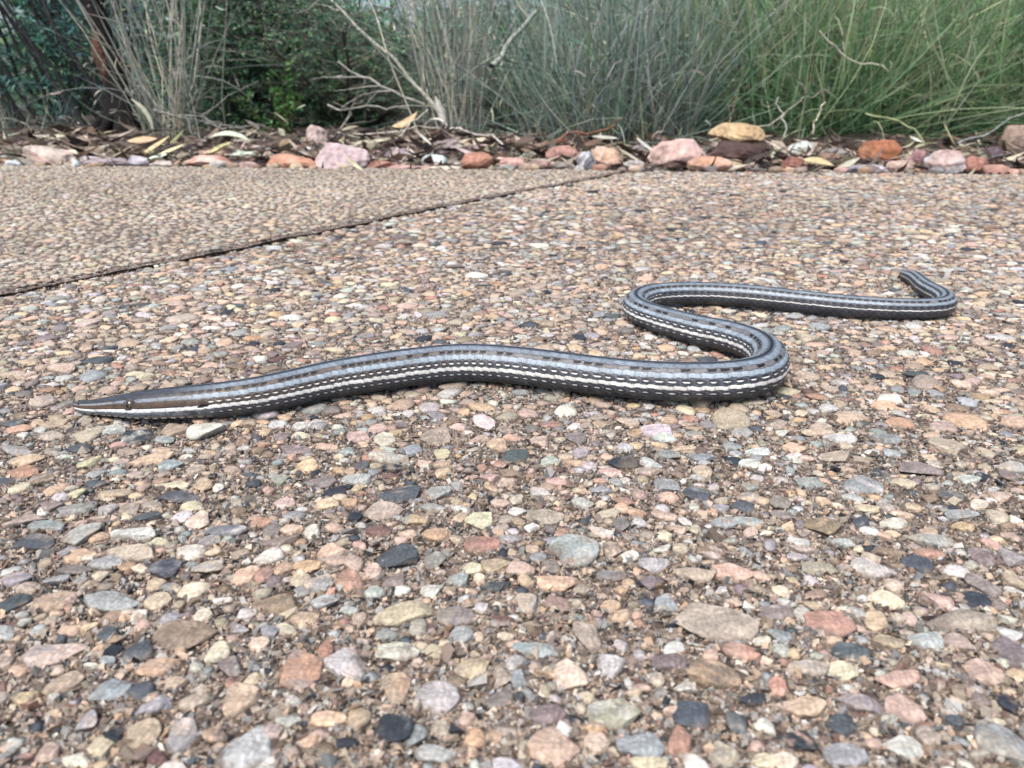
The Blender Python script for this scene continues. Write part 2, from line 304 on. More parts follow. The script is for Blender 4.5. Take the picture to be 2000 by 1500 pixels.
agg_n, agg_f = Bag(), Bag()
n_single = 0
for h in hand:
    r = np.random.default_rng(int(abs(h['x'] * 1e6) + abs(h['y'] * 1e5)) + 1)
    V, F, C = pebble_geo(4 if h['y'] < 0.2 else 3, r, h['a'], h['b'], h['t'], h['ang'], h['key'])
    z = float(surf_z(np.array([h['x']]), np.array([h['y']]))[0])
    if n_single < 300:
        n_single += 1
        link('pebble', mk('pebble', V, F, M_peb, C), slab_n, loc=(h['x'], h['y'], z))
    else: agg_n.add(V + np.array([h['x'], h['y'], z]), F, C)

VAR = {}
def variant(lod, r):
    if lod not in VAR:
        VAR[lod] = []
        for i in range(36 if lod > 1 else 18):
            q = np.random.default_rng(100 * lod + i); P = stone_shape(ICO[lod][0], q, rough=0.05); F = ICO[lod][1]
            keep = P[F].mean(1)[:, 2] > -0.25; F = F[keep]; u = np.unique(F); mp = np.full(len(P), -1); mp[u] = np.arange(len(u))
            VAR[lod].append((P[u], mp[F], vnoise(P[u], 900 + i, 3, 2.5)))
    return VAR[lod][r.integers(len(VAR[lod]))]
def put_fill(bag, lod, x, y, a, b, ang, t, key, z0):
    P, F, nz = variant(lod, rng)
    ca, sa = math.cos(ang), math.sin(ang); tot = max(t * 2, 0.5 * min(a, b) + t)
    Z = P[:, 2] * tot / 2 + t - tot / 2 + z0
    V = np.stack([x + P[:, 0] * a * ca - P[:, 1] * b * sa, y + P[:, 0] * a * sa + P[:, 1] * b * ca, Z], -1)
    C = tint_of(key, rng)[None] * (1 + 0.16 * nz * rng.uniform(0.3, 1.3))[:, None]
    lap = np.clip((0.0 - P[:, 2]) * 2.0 + 0.6 * nz * rng.uniform(0, 1), 0, 1)[:, None] * 0.7; C = C * (1 - lap) + CEM * lap
    C = C * (1 + 0.13 * float(vnoise(np.array([[x, y]]), 77, 3, 14)[0]))      # cleaner and dirtier patches of the slab
    bag.add(V, F, np.clip(C, 0.008, 0.85))
def fill(raster, xs, ys, classes, lodf, view_margin):
    (x0, x1), (y0, y1) = xs, ys
    for rad, tries, tol in classes:
        X = rng.uniform(x0, x1, tries); Y = rng.uniform(y0, y1, tries)
        ok = np.abs(X) < 0.66 * Y + view_margin; X, Y = X[ok], Y[ok]
        for x, y in zip(X, Y):
            if y > 0.19 and rad > 0.003 and y < 0.46 and rng.random() < (0.75 if rad > 0.004 else 0.4): continue
            if y < 0.19 and rng.random() < (0.97 if rad > 0.0028 else 0.72 if rad > 0.002 else 0.42): continue
            a = rad * rng.uniform(0.85, 1.25); b = a * rng.uniform(0.55, 0.95); ang = rng.uniform(0, 3.1416)
            good, isnear = joint_ok(x, y, max(a, 0.002) + 0.0008)
            if not good or y > edge_y(x) - a: continue
            if not raster.try_put(x, y, a, b, ang, tol): continue
            if not isnear and a > 0.0033: a *= 0.8; b *= 0.8
            t = min(a, b) *  rng.uniform(0.14, 0.42) + 0.0003
            key = FILL_KEYS[rng.choice(16, p=FILL_P)]
            if key in ('N', 'D', 'W', 'S') and math.hypot(x - SN[0], y - SN[1]) < 0.016: key = 'E'
            if not isnear: key = TINT[key] * 0.55 + TAN * 0.45          # the far slab was poured with a finer, more even tan aggregate
            put_fill(agg_n if isnear else agg_f, lodf(y, a), x, y, a * 1.04, b * 1.04, ang, t, key,
                     (0 if isnear else SLAB_F) + float(surf_z(np.array([x]), np.array([y]))[0]))
fill(near, (-0.42, 0.42), (0.045, 0.46), [(0.0052, 420, 0.02), (0.0041, 1500, 0.03), (0.0032, 4600, 0.05), (0.0024, 10000, 0.08), (0.0017, 20000, 0.10), (0.0011, 32000, 0.15)],
     lambda y, a: 3 if (y < 0.2 and a > 0.002) else (2 if (a > 0.0015 and y < 0.42) else 1), 0.06)
# carry what the near raster holds into the far raster, then fill on
fi = np.arange(far.g.shape[0]) * far.c + far.y0; fj = np.arange(far.g.shape[1]) * far.c + far.x0
ii = np.round((fi - near.y0) / near.c).astype(int); jj = np.round((fj - near.x0) / near.c).astype(int)
oi = (ii >= 0) & (ii < near.g.shape[0]); oj = (jj >= 0) & (jj < near.g.shape[1])
far.g[np.ix_(oi, oj)] = near.g[np.ix_(ii[oi], jj[oj])]
fill(far, (-1.0, 1.0), (0.45, 1.2), [(0.0052, 1000, 0.02), (0.0042, 4500, 0.04), (0.0033, 16000, 0.07), (0.0025, 46000, 0.1), (0.0018, 50000, 0.12)],
     lambda y, a: 2 if (y < 0.55 and a > 0.0035) else 1, 0.12)
link('aggregate', agg_n.mesh('aggregate', M_peb), slab_n, kind='stuff')
link('aggregate', agg_f.mesh('aggregate', M_peb), slab_f, kind='stuff')
# sand grains in the cement between the stones
Vg = np.array([[1, 0, 0], [-1, 0, 0], [0, 1, 0], [0, -1, 0], [0, 0, 1], [0, 0, -1]], float)
Fg = np.array([[0, 2, 4], [2, 1, 4], [1, 3, 4], [3, 0, 4], [2, 0, 5], [1, 2, 5], [3, 1, 5], [0, 3, 5]])
NG = 200000
gy = 0.06 + 0.34 * rng.random(NG) ** 1.25; gx = rng.uniform(-1, 1, NG) * (0.66 * gy + 0.03)
gi = ((gy - near.y0) / near.c).astype(int); gj = ((gx - near.x0) / near.c).astype(int)
free = ~near.g[gi, gj] & (((np.stack([gx, gy], -1) - J0) @ e2) > 0.003)
gx, gy = gx[free][:85000], gy[free][:85000]; n = len(gx)
gs = rng.lognormal(math.log(0.00040), 0.42, n)
M3 = rng.normal(size=(n, 3, 3)); M3 /= np.linalg.norm(M3, axis=2, keepdims=True)
V = np.einsum('vk,nkj->nvj', Vg, M3) * gs[:, None, None] + np.stack([gx, gy, surf_z(gx, gy) + gs * 0.35], -1)[:, None]
gk = rng.choice(16, n, p=FILL_P); gc = np.array([TINT[k] for k in FILL_KEYS])[gk] * (rng.uniform(0.3, 0.95, n) + 0.35 * (rng.random(n) < 0.2))[:, None]
Fa = (Fg[None] + (np.arange(n) * 6)[:, None, None]).reshape(-1, 3)
link('grit', mk('grit', V.reshape(-1, 3), Fa, M_grit, np.repeat(gc, 6, 0), smooth=False), slab_n, kind='stuff')

# ------------------------------------------------------------------ ground beyond the path
def ground_z(y, x=0.0):
    return np.interp(y, [0, 1.0, 1.10, 1.55, 2.2, 6, 80], [-0.045, -0.04, -0.006, 0.021, 0.03, 0.05, 0.05])
gys = np.concatenate([np.array([-40, -8, -2.0, 0.0, 0.8]), np.arange(0.96, 2.0, 0.02), np.linspace(2.05, 5, 30), np.array([7, 12, 30, 120])])
gxs = np.concatenate([np.array([-100, -30, -10, -4]), np.linspace(-2.4, 2.4, 161), np.array([4, 10, 30, 100])])
GX, GY = np.meshgrid(gxs, gys, indexing='ij')
GZ = ground_z(GY) + (vnoise(np.stack([GX.ravel(), GY.ravel()], -1), 21, 3, 14).reshape(GX.shape)) * 0.006 * ((GY > 1.15) & (GY < 6))
GZ = np.where(GY < 0.9, -0.075, GZ)
idx = np.arange(GX.size).reshape(GX.shape)
gq = np.stack([idx[:-1, :-1], idx[1:, :-1], idx[1:, 1:], idx[:-1, 1:]], -1).reshape(-1, 4)
link('ground', mk('ground', np.stack([GX, GY, GZ], -1).reshape(-1, 3), gq, M_soil), kind='structure')

# ------------------------------------------------------------------ the legless lizard
CL = [(143, 789, 7), (160, 793.5, 24), (190, 795, 35), (220, 794, 42), (280, 791, 61), (340, 788, 67), (400, 784, 70), (500, 772, 73), (640, 743, 76),
      (750, 725, 78), (900, 709, 76), (1050, 719, 77), (1250, 742, 78), (1400, 745, 80), (1470, 736, 80), (1503, 712, 0), (1492, 684, 0), (1440, 660, 0),
      (1370, 643, 0), (1300, 627, 54), (1258, 609, 0), (1241, 590, 0), (1268, 575, 0), (1340, 573, 45), (1450, 577, 45), (1560, 588, 43), (1710, 601, 42),
      (1790, 603, 41), (1835, 592, 0), (1843, 573, 0), (1815, 557, 0), (1786, 543.5, 30), (1772, 538, 23), (1764, 534.8, 15), (1759, 533, 5)]
cl = []
for px, py, th in CL:
    r = 0.0055
    for _ in range(4):
        P, z = on_plane(px, py, r + 0.0005)
        if th: r = th * 0.97 / 2 * z / FPX
    cl.append((P[0], P[1], r if th else -1))
cl = np.array(cl); L0 = np.concatenate([[0], np.cumsum(np.hypot(*np.diff(cl[:, :2], axis=0).T))])
def nat_spline(x, y, xq):
    n = len(x); h = np.diff(x); A = np.zeros((n, n)); rr = np.zeros(n); A[0, 0] = A[-1, -1] = 1
    for i in range(1, n - 1):
        A[i, i - 1:i + 2] = h[i - 1], 2 * (h[i - 1] + h[i]), h[i]; rr[i] = 3 * ((y[i + 1] - y[i]) / h[i] - (y[i] - y[i - 1]) / h[i - 1])
    c = np.linalg.solve(A, rr); b = np.diff(y) / h - h * (2 * c[:-1] + c[1:]) / 3; d = np.diff(c) / (3 * h)
    k = np.clip(np.searchsorted(x, xq) - 1, 0, n - 2); t = xq - x[k]
    return y[k] + t * (b[k] + t * (c[k] + t * d[k]))
tq = np.linspace(0, L0[-1], 4000)
X, Y = nat_spline(L0, cl[:, 0], tq), nat_spline(L0, cl[:, 1], tq)
ok = cl[:, 2] > 0; Rr = np.interp(tq, L0[ok], cl[ok, 2])
arc = np.concatenate([[0], np.cumsum(np.hypot(np.diff(X), np.diff(Y)))]); LEN = arc[-1]
NS, NT = int(LEN / 0.00030), 200
S = np.linspace(0, LEN, NS); X, Y, Rr = (np.interp(S, arc, q) for q in (X, Y, Rr))
kern = np.hanning(41); kern /= kern.sum()
Rs = np.convolve(np.pad(Rr, 20, mode='edge'), kern, mode='valid'); Rr = np.where((S < 0.004) | (S > LEN - 0.003), Rr, Rs)
Rr[0] = 0.0002; Rr[-1] = 0.0002
T = np.stack([np.gradient(X, S), np.gradient(Y, S), np.zeros(NS)], -1); T /= np.linalg.norm(T, axis=1, keepdims=True)
side = np.stack([T[:, 1], -T[:, 0], np.zeros(NS)], -1)                      # the lizard's own left flank (faces the camera near the head)
if side[200] @ np.array([0, -1, 0]) < 0: side = -side
th = np.linspace(-180, 180, NT, endpoint=False)
TH, SS = np.meshgrid(th, S); thr = np.radians(TH)
hd = np.clip(1 - (SS - 0.028) / 0.02, 0, 1)                                 # 1 on the head, 0 on the body
Ls = np.interp(S, [0, 0.03, 0.09, 0.18, 0.26, 0.45], [0.0019, 0.0020, 0.0024, 0.0034, 0.0034, 0.0026])
U = np.concatenate([[0], np.cumsum(np.diff(S) / Ls[:-1])])
UU = np.repeat(U[:, None], NT, 1); VV = TH / 18.0
best = np.full(TH.shape, 1e9); bh = np.zeros(TH.shape); brow = np.round(VV); ba = np.full(TH.shape, 0.5); bdv = VV - brow; bi = np.floor(UU); bin_ = np.zeros(TH.shape)
for dr in (0, 1):
    row = np.floor(VV) + dr; dv = VV - row; off = 0.5 * (np.abs(row) % 2)
    for di in (0, -1):
        i = np.floor(UU - off) + di; st = i + off; a = (UU - st) / 1.5
        e = (np.abs(dv) / 0.66) ** 2.3 + (np.abs(a - 0.42) / 0.58) ** 2.6
        better = (e <= 1) & (a >= 0) & (st < best)
        best = np.where(better, st, best); bh = np.where(better, (0.15 + 0.85 * a) * (1 - 0.45 * (dv / 0.7) ** 2), bh)
        brow = np.where(better, row, brow); ba = np.where(better, a, ba); bdv = np.where(better, dv, bdv); bi = np.where(better, i, bi); bin_ = np.where(better, e, bin_)
row = np.abs(brow).astype(int); row = np.where(row > 10, 20 - row, row)
amp = np.where(SS < 0.03, 0.03, 0.15) * 1e-3 * np.minimum(1, np.repeat(Rr[:, None], NT, 1) / 0.005)
amp = np.where(hd > 0, amp * (1 - 0.8 * hd), amp)
# colours, row by row
def c3(*c): return lin(c) * 0.85
hsh = np.mod(np.sin(bi * 12.9898 + row * 78.233 + (brow < 0) * 3.7) * 43758.5453, 1.0)
frac = SS / LEN
brown = np.clip(1 - (SS - 0.05) / 0.09, 0, 1)[..., None]                   # browner towards the head
lt, mid, dk, wh = c3(150, 163, 174), c3(88, 96, 106), c3(66, 68, 74), c3(240, 240, 236)
band = c3(118, 116, 116) * (1 - brown) + c3(106, 92, 78) * brown
dark = dk * (1 - brown) + c3(80, 66, 54) * brown
black = c3(20, 20, 24)
Cc = np.zeros(TH.shape + (3,))
def paint(mask, c): Cc[mask] = np.broadcast_to(c, Cc.shape)[mask]
wv = np.sin(2 * np.pi * UU) * 1.2 + (hsh - 0.5) * 2.4; tw = np.abs(TH) + wv
dkb = dark
BANDS = ((0, 10, mid), (10, 31, c3(126, 137, 148)), (31, 45, band), (45, 61, lt), (61, 80.5, dkb), (80.5, 83.5, dk), (83.5, 94.5, wh), (94.5, 140, dk), (140, 146, c3(120, 120, 120)), (146, 200, c3(84, 84, 88)))
for lo, hi, c in BANDS: paint((tw >= lo) & (tw < hi), c)
edge = np.clip((bin_ - 0.62) / 0.34, 0, 1)[..., None]
dz = ((tw > 61) & (tw < 80.5)) | ((tw > 95) & (tw < 140))
Cc = np.where(dz[..., None], Cc * (1 - edge * 0.62) + c3(120, 130, 142) * edge * 0.62, Cc * (1 - 0.42 * edge))  # dark rows: pale ridges and highlights; elsewhere edges shaded in colour to show relief
Cc *= (0.84 + 0.32 * np.mod(hsh * 7.31, 1.0))[..., None]
paint(np.abs(TH) < 4.5, black * 1.8)
nb = (tw > 8) & (tw < 12); Cc[nb] *= 0.8
tail = frac > 0.6
cb = bdv * np.sign(brow)
spot = ((ba - 0.5) / 0.33) ** 2 + (cb / 0.36) ** 2
paint((row == 2) & (spot < 1) & (hsh < np.where(tail, 0.85, 0.70)) & (SS > 0.028), black)
paint(((np.abs(tw - 31) < 1.2) | (np.abs(tw - 45) < 1.2)) & (SS > 0.05), dk * 1.4)
paint((row == 4) & (((ba - 0.5) / 0.24) ** 2 + ((cb + 0.12) / 0.24) ** 2 < 1) & (SS > 0.05), black * 2.0)
dashfade = (SS > 0.045) & (frac < 0.62)
paint((row == 4) & (((ba - 0.56) / (0.16 + 0.07 * hsh)) ** 2 + ((cb - 0.03) / (0.075 + 0.03 * hsh)) ** 2 < 1) & dashfade, wh)
paint((row == 6) & (((ba - 0.58) / (0.13 + 0.06 * hsh)) ** 2 + ((cb + 0.02) / (0.090 + 0.04 * hsh)) ** 2 < 1) & dashfade, wh)
narrow = np.interp(frac, [0, 0.5, 0.62, 1], [16, 16, 5.5, 4.5])
paint((tw >= 80.5) & (tw < 96.5) & (np.abs(tw - 88.5) > narrow / 2), dk)
# head markings: smooth bands instead of scale rows
aT = np.abs(TH)
hc = np.zeros_like(Cc); hm = SS < 0.052
def hp(lo, hi, c): hc[(aT >= lo) & (aT < hi)] = np.broadcast_to(c, hc.shape)[(aT >= lo) & (aT < hi)]
lipw = np.interp(S, [0, 0.004, 0.05], [0.4, 1, 1])
hp(0, 46, c3(58, 62, 70)); hp(46, 58, c3(124, 134, 146)); hp(58, 82, c3(82, 66, 53)); hp(80, 84, c3(34, 28, 26)); hp(84, 96, c3(236, 238, 238))
hp(96, 112, c3(150, 160, 172)); hp(112, 126, c3(138, 138, 136)); hp(126, 181, c3(40, 40, 46))
nz1 = vnoise(np.stack([SS.ravel() * 900, TH.ravel() * 0.09], -1), 41, 3, 1.0).reshape(SS.shape)
hc *= (1 + 0.16 * nz1)[..., None]
PC = np.random.default_rng(4).uniform([0, -180], [0.052, 180], (150, 2)); Pm = np.stack([SS[:180].ravel() / 0.0026, TH[:180].ravel() / 30], -1); Cm = PC / np.array([0.0026, 30])
dd = np.sort(np.linalg.norm(Pm[:, None] - Cm[None], axis=2), axis=1)[:, :2]; seam = np.zeros(SS.shape); seam[:180] = np.clip(1 - (dd[:, 1] - dd[:, 0]) / 0.10, 0, 1).reshape(SS[:180].shape)
hc *= (1 - 0.45 * seam)[..., None]
hc[(aT >= 84) & (aT < 96) & (SS < 0.006 + 0.001 * nz1)] = c3(120, 122, 126)
hc[(aT >= 96) & (aT < 126) & (nz1 > 0.5)] = c3(96, 98, 102)
hc[(aT < 40) & (np.abs(aT - 14 - 4 * np.sin(SS * 900)) < 3.5)] = c3(70, 74, 84)
hc[(aT > 30) & (aT < 46) & (nz1 > 0.75) & (SS > 0.022)] = c3(46, 42, 40)
fs = (SS > 0.010) & (SS < 0.022); hc[(aT >= 46) & (aT < 58) & (SS < 0.020)] = c3(132, 134, 138)
hc[(np.abs(aT - 127) < 5) & (np.mod(SS, 0.0022) < 0.0012) & (SS > 0.004)] = c3(232, 232, 230)
hc[(np.abs(aT - 104 - 300 * np.clip(SS - 0.02, 0, 0.02)) < 1.6) & (SS > 0.003) & (SS < 0.036)] = c3(86, 90, 98)     # mouth line
hb = np.clip((0.047 - SS) / 0.012, 0, 1)[..., None]
Cc = hc * hb + Cc * (1 - hb)
# shape
ry = Rr[:, None] * (1.02 + 0.05 * hd); rz = Rr[:, None] * np.ones_like(hd)
cs, sn = np.cos(thr), np.sin(thr)
flat = 1 - 0.10 * np.clip((np.abs(TH) - 130) / 50, 0, 1)
shape = 1 + hd * (0.05 * np.cos(2 * thr) * 0 - 0.06 * np.exp(-((aT - 70) / 14) ** 2) * np.clip(1 - SS / 0.024, 0, 1) + 0.05 * np.exp(-((aT - 98) / 16) ** 2))
rad = shape * flat
disp = bh * amp - 0.00006 * seam * np.clip((0.05 - SS) / 0.01, 0, 1)
pxs, pys, deps = project(np.stack([X, Y, Rr + 0.0005], -1))
def s_at(px): return S[:400][np.argmin(np.abs(pxs[:400] - px))]
sEye, sEar, sNos = s_at(270), s_at(402), s_at(163)
def pit(s0, t0, ls, lt_, depth, color, tilt=0.0):
    global Cc, disp
    for sg in (1, -1):
        d = ((SS - s0 + tilt * (TH * sg - t0) * 1e-4) / ls) ** 2 + ((TH * sg - t0) / lt_) ** 2
        disp = disp - depth * np.exp(-d * 1.2)
        if color is not None: Cc[d < 1] = color
pit(sEar, 86, 0.0013, 5.0, 0.0005, black * 0.8, 1.2)
pit(sNos, 44, 0.0005, 13, 0.0002, black * 0.8)
pit(sEye, 66, 0.0021, 25, 0.0004, None)
Cc[(((SS - sEye) / 0.0019) ** 2 + ((aT - 66) / 24) ** 2) < 1] = c3(60, 54, 50)
ctr = np.stack([X, Y, Rr + 0.0005], -1)
V = ctr[:, None, :] + side[:, None, :] * (sn * (ry * rad + disp))[..., None] + np.array([0, 0, 1.0]) * (cs * (rz * rad + disp))[..., None]
V[..., 2] = np.maximum(V[..., 2], 0.0003)
idx = np.arange(NS * NT).reshape(NS, NT)
q = np.stack([idx[:-1], np.roll(idx, -1, 1)[:-1], np.roll(idx, -1, 1)[1:], idx[1:]], -1).reshape(-1, 4)
liz = bpy.data.objects.new('legless_lizard', None); COL.objects.link(liz); liz.empty_display_size = 0.02
liz['label'] = 'grey legless lizard with white and black stripes lying in an S on the path'; liz['category'] = 'lizard'
def lp(name, me, loc=None): return link(name, me, liz, loc=loc)
lp('body', mk('body', V.reshape(-1, 3), q, M_skin, np.clip(Cc.reshape(-1, 3), 0.004, 0.85)))
EV, EF = ICO[5]
kE = np.argmin(np.abs(S - sEye))
for sg in (1, -1):
    out = side[kE] * sg * math.sin(R(66)) + np.array([0, 0, 1]) * math.cos(R(66)); out /= np.linalg.norm(out)
    c = ctr[kE] + out * (Rr[kE] * 0.99 - 0.00082)
    fwd = T[kE]; upv = np.cross(out, fwd); re = 0.00148
    d = EV @ out; x_ = EV @ fwd; y_ = EV @ upv; rr_ = np.hypot(x_, y_)
    C = np.tile(c3(58, 52, 48), (len(EV), 1)); C[d > 0.40] = c3(88, 76, 60)
    C[(d > 0) & (((x_ + 0.02) / 0.26) ** 2 + (y_ / 0.62) ** 2 < 1)] = (0.003, 0.003, 0.003)
    C[(d > 0) & (rr_ > 0.74)] = c3(40, 36, 34); C[(d > 0) & (rr_ > 0.84)] = c3(128, 132, 136)
    lp('eye', mk('eye', EV * re, EF, M_eye, C), loc=c)

# ------------------------------------------------------------------ rocks along the far edge of the path
def place_rock(px, py, pw, ph, colr, label, name='rock', cat='rock', y=None, group='rocks along the far edge of the path', tilt=0.0, flatness=1.0, second=None, seed=0):
    base = py + ph / 2
    yy = y if y else 1.07 + max(0.0, 327 - base) * 0.0072
    P, z = at_y(px, py, yy); k = z / FPX
    r = np.random.default_rng(int(px * 7 + py * 13) + seed); U_, F_ = ICO[5]
    V = stone_shape(U_, r, (8, 13), 0.55, 0.95, 0.085); V[:, :2] *= (1 - 0.30 * np.clip(V[:, 2:3], -0.6, 1))
    a, c = pw * k / 2, ph * k / 2 * 1.2; b = max(0.6 * a, c) * r.uniform(0.75, 0.95)
    V = V * np.array([a, b, c]); t = R(-tilt); V = np.stack([V[:, 0] * math.cos(t) - V[:, 2] * math.sin(t), V[:, 1], V[:, 0] * math.sin(t) + V[:, 2] * math.cos(t)], -1)
    base_c = soften(lin(colr), 0.70) * 0.72; sec = soften(lin(second if second else np.array(colr) * 0.8), 0.8) * 0.72
    m = np.clip(vnoise(V / a, int(px), 3, 1.8) * 1.3 - 0.1, 0, 1)[:, None] * 0.75
    C = (base_c * (1 - m) + sec * m) * (1 + 0.1 * vnoise(V / a, int(py), 3, 4))[:, None]
    P = P.copy(); P[1] += b * 0.6; P[2] -= c * 0.16
    return link(name, mk(name, V, F_, M_rock, np.clip(C, 0.01, 0.8)), None, label, cat, group, loc=P)
ROCKS = [
 (82, 303, 112, 36, (222, 186, 172), 'broad flat pale pink rock at the left end of the rock row', dict(second=(200, 190, 175))),
 (22, 320, 34, 16, (226, 232, 235), 'small white stone at the path edge in front of the broad pale pink rock', {}),
 (145, 318, 20, 18, (220, 228, 230), 'tiny white oval stone just right of the broad pale pink rock', {}),
 (205, 317, 95, 14, (186, 168, 172), 'thin mauve grey slab lying flat right of the tiny white oval stone', {}),
 (268, 314, 42, 19, (200, 192, 205), 'small pale lilac stone under the cream leaves at left', dict(second=(150, 140, 160))),
 (312, 320, 50, 11, (206, 188, 180), 'low pale beige pink stone at the path edge below the yellow leaves', {}),
 (402, 315, 88, 23, (232, 186, 168), 'flat salmon rock with an orange patch in its middle', dict(second=(200, 120, 88))),
 (567, 316, 104, 27, (205, 138, 98), 'long orange wedge rock touching the large pale pink block', dict(second=(228, 168, 140), tilt=6)),
 (668, 306, 112, 52, (226, 198, 196), 'large smooth pale pink block rising at the path edge', dict(second=(214, 186, 190), y=1.07)),
 (614, 267, 48, 44, (206, 178, 168), 'upright pinkish grey rock standing behind the large pale pink block', {}),
 (591, 293, 38, 15, (226, 236, 234), 'small white stone below the upright pinkish grey rock', {}),
 (560, 283, 34, 22, (176, 150, 108), 'small tan stone left of the upright pinkish grey rock', {}),
 (737, 322, 66, 15, (178, 120, 100), 'flat red brown rock right of the large pale pink block', {}),
 (785, 327, 72, 10, (205, 160, 148), 'very low pink stone right of the flat red brown rock', {}),
 (862, 289, 88, 30, (200, 178, 178), 'tilted mauve slab leaning on dark leaf litter above the white chip', dict(tilt=-10)),
 (847, 312, 54, 19, (214, 228, 228), 'pale bluish white flat chip below the tilted mauve slab', {}),
 (865, 260, 52, 15, (206, 112, 74), 'small brick red stone on top of the litter mound', {}),
 (932, 311, 66, 26, (208, 140, 108), 'orange brown rock with a pinkish foot right of the bluish white chip', dict(second=(220, 180, 150))),
 (955, 294, 84, 22, (206, 172, 172), 'long mauve pink slab sloping behind the orange brown rock', dict(tilt=10)),
 (870, 328, 72, 7, (226, 214, 190), 'thin cream sliver of stone lying at the path edge', {}),
 (782, 301, 66, 22, (160, 142, 150), 'purple grey stone in shade of the litter mound', {}),
 (1003, 319, 62, 21, (228, 172, 154), 'salmon rock left of the flat brown rock at the path edge', {}),
 (1056, 322, 60, 13, (180, 142, 128), 'flat brown rock at the path edge beside the salmon rock', {}),
 (1095, 322, 30, 13, (158, 150, 140), 'small round grey stone right of the flat brown rock', {}),
 (1100, 301, 72, 32, (206, 146, 128), 'red brown sloping rock left of the grey and white stone', dict(second=(222, 178, 160))),
 (1185, 304, 66, 35, (226, 178, 142), 'pale orange rock right of the grey and white stone', dict(second=(222, 200, 185))),
 (1145, 313, 38, 35, (205, 208, 214), 'grey and white stone with a dark top between two orange rocks', dict(second=(110, 100, 110))),
 (1328, 298, 116, 50, (228, 186, 172), 'large rounded pink rock left of the dark brown rock', dict(second=(214, 182, 172))),
 (1388, 318, 92, 24, (232, 184, 152), 'low peach rock with a wavy front below the large rounded pink rock', dict(second=(214, 150, 110))),
 (1447, 299, 116, 46, (104, 78, 74), 'dark brown craggy rock under the yellow tan rock', dict(second=(70, 50, 48), y=1.13)),
 (1447, 259, 118, 36, (222, 186, 128), 'yellow tan rock perched on top of the dark brown rock', dict(y=1.15, second=(200, 160, 110), tilt=4)),
 (1566, 288, 52, 25, (214, 226, 216), 'greenish white chip of stone right of the dark brown rock', {}),
 (1727, 294, 94, 44, (206, 132, 80), 'rust orange humped rock in the right part of the row', dict(second=(170, 100, 60), tilt=8)),
 (1555, 319, 48, 27, (184, 116, 98), 'red brown rock at the path edge below the greenish white chip', {}),
 (1697, 331, 96, 17, (206, 196, 210), 'low mauve white stone at the path edge below the rust orange rock', {}),
 (1762, 326, 62, 26, (230, 192, 170), 'rounded peach rock at the path edge right of the mauve white stone', {}),
 (1797, 306, 42, 30, (190, 138, 138), 'mauve pink rock right of the rust orange rock', {}),
 (1850, 316, 82, 46, (214, 178, 168), 'pink rock with a bluish white face near the right end', dict(second=(196, 208, 216))),
 (1912, 319, 56, 26, (196, 130, 108), 'flat brick coloured rock right of the pink and bluish rock', {}),
 (1943, 299, 46, 24, (118, 98, 110), 'dark purple rock near the right end of the row', {}),
 (1977, 336, 56, 14, (222, 166, 142), 'low salmon stone at the path edge at the right end', {}),
 (1993, 271, 64, 52, (186, 156, 134), 'tall tan grey rock under the grass at the right end', {}),
 (1990, 301, 42, 22, (98, 76, 72), 'dark brown stone below the tall tan grey rock', {}),
 (1635, 300, 60, 22, (150, 146, 140), 'dull grey rock half buried left of the rust orange rock', {}),
 (1240, 320, 44, 16, (196, 186, 176), 'small beige stone left of the large rounded pink rock', {}),
 (480, 322, 46, 12, (196, 160, 146), 'small low pinkish stone left of the orange wedge rock', {}),
]
for px, py, pw, ph, c, lab, kw in ROCKS: place_rock(px, py, pw, ph, c, lab, **kw)
# small nameless chips of stone and gravel between them
chips = Bag()
for i in range(900):
    x = rng.uniform(-1.05, 1.05); y = edge_y(x) + abs(rng.normal()) * 0.10 - 0.012; s_ = rng.uniform(0.003, 0.011) * (1.6 if i % 6 == 0 else 1)
    P, F, nz = variant(2, rng); c = tint_of(FILL_KEYS[rng.choice(16, p=FILL_P)].replace('N', 'B').replace('D', 'V'), rng) * 0.85
    chips.add(P * np.array([s_, s_ * 0.8, s_ * 0.6]) + np.array([x, y, max(float(ground_z(y)), 0.001 if y < edge_y(x) else -1) + s_ * 0.2]), F, np.clip(c * (1 + 0.15 * nz)[:, None], 0.01, 0.8))
link('gravel', chips.mesh('gravel', M_rock), kind='stuff', label='loose gravel chips between the rocks along the path edge', cat='gravel')

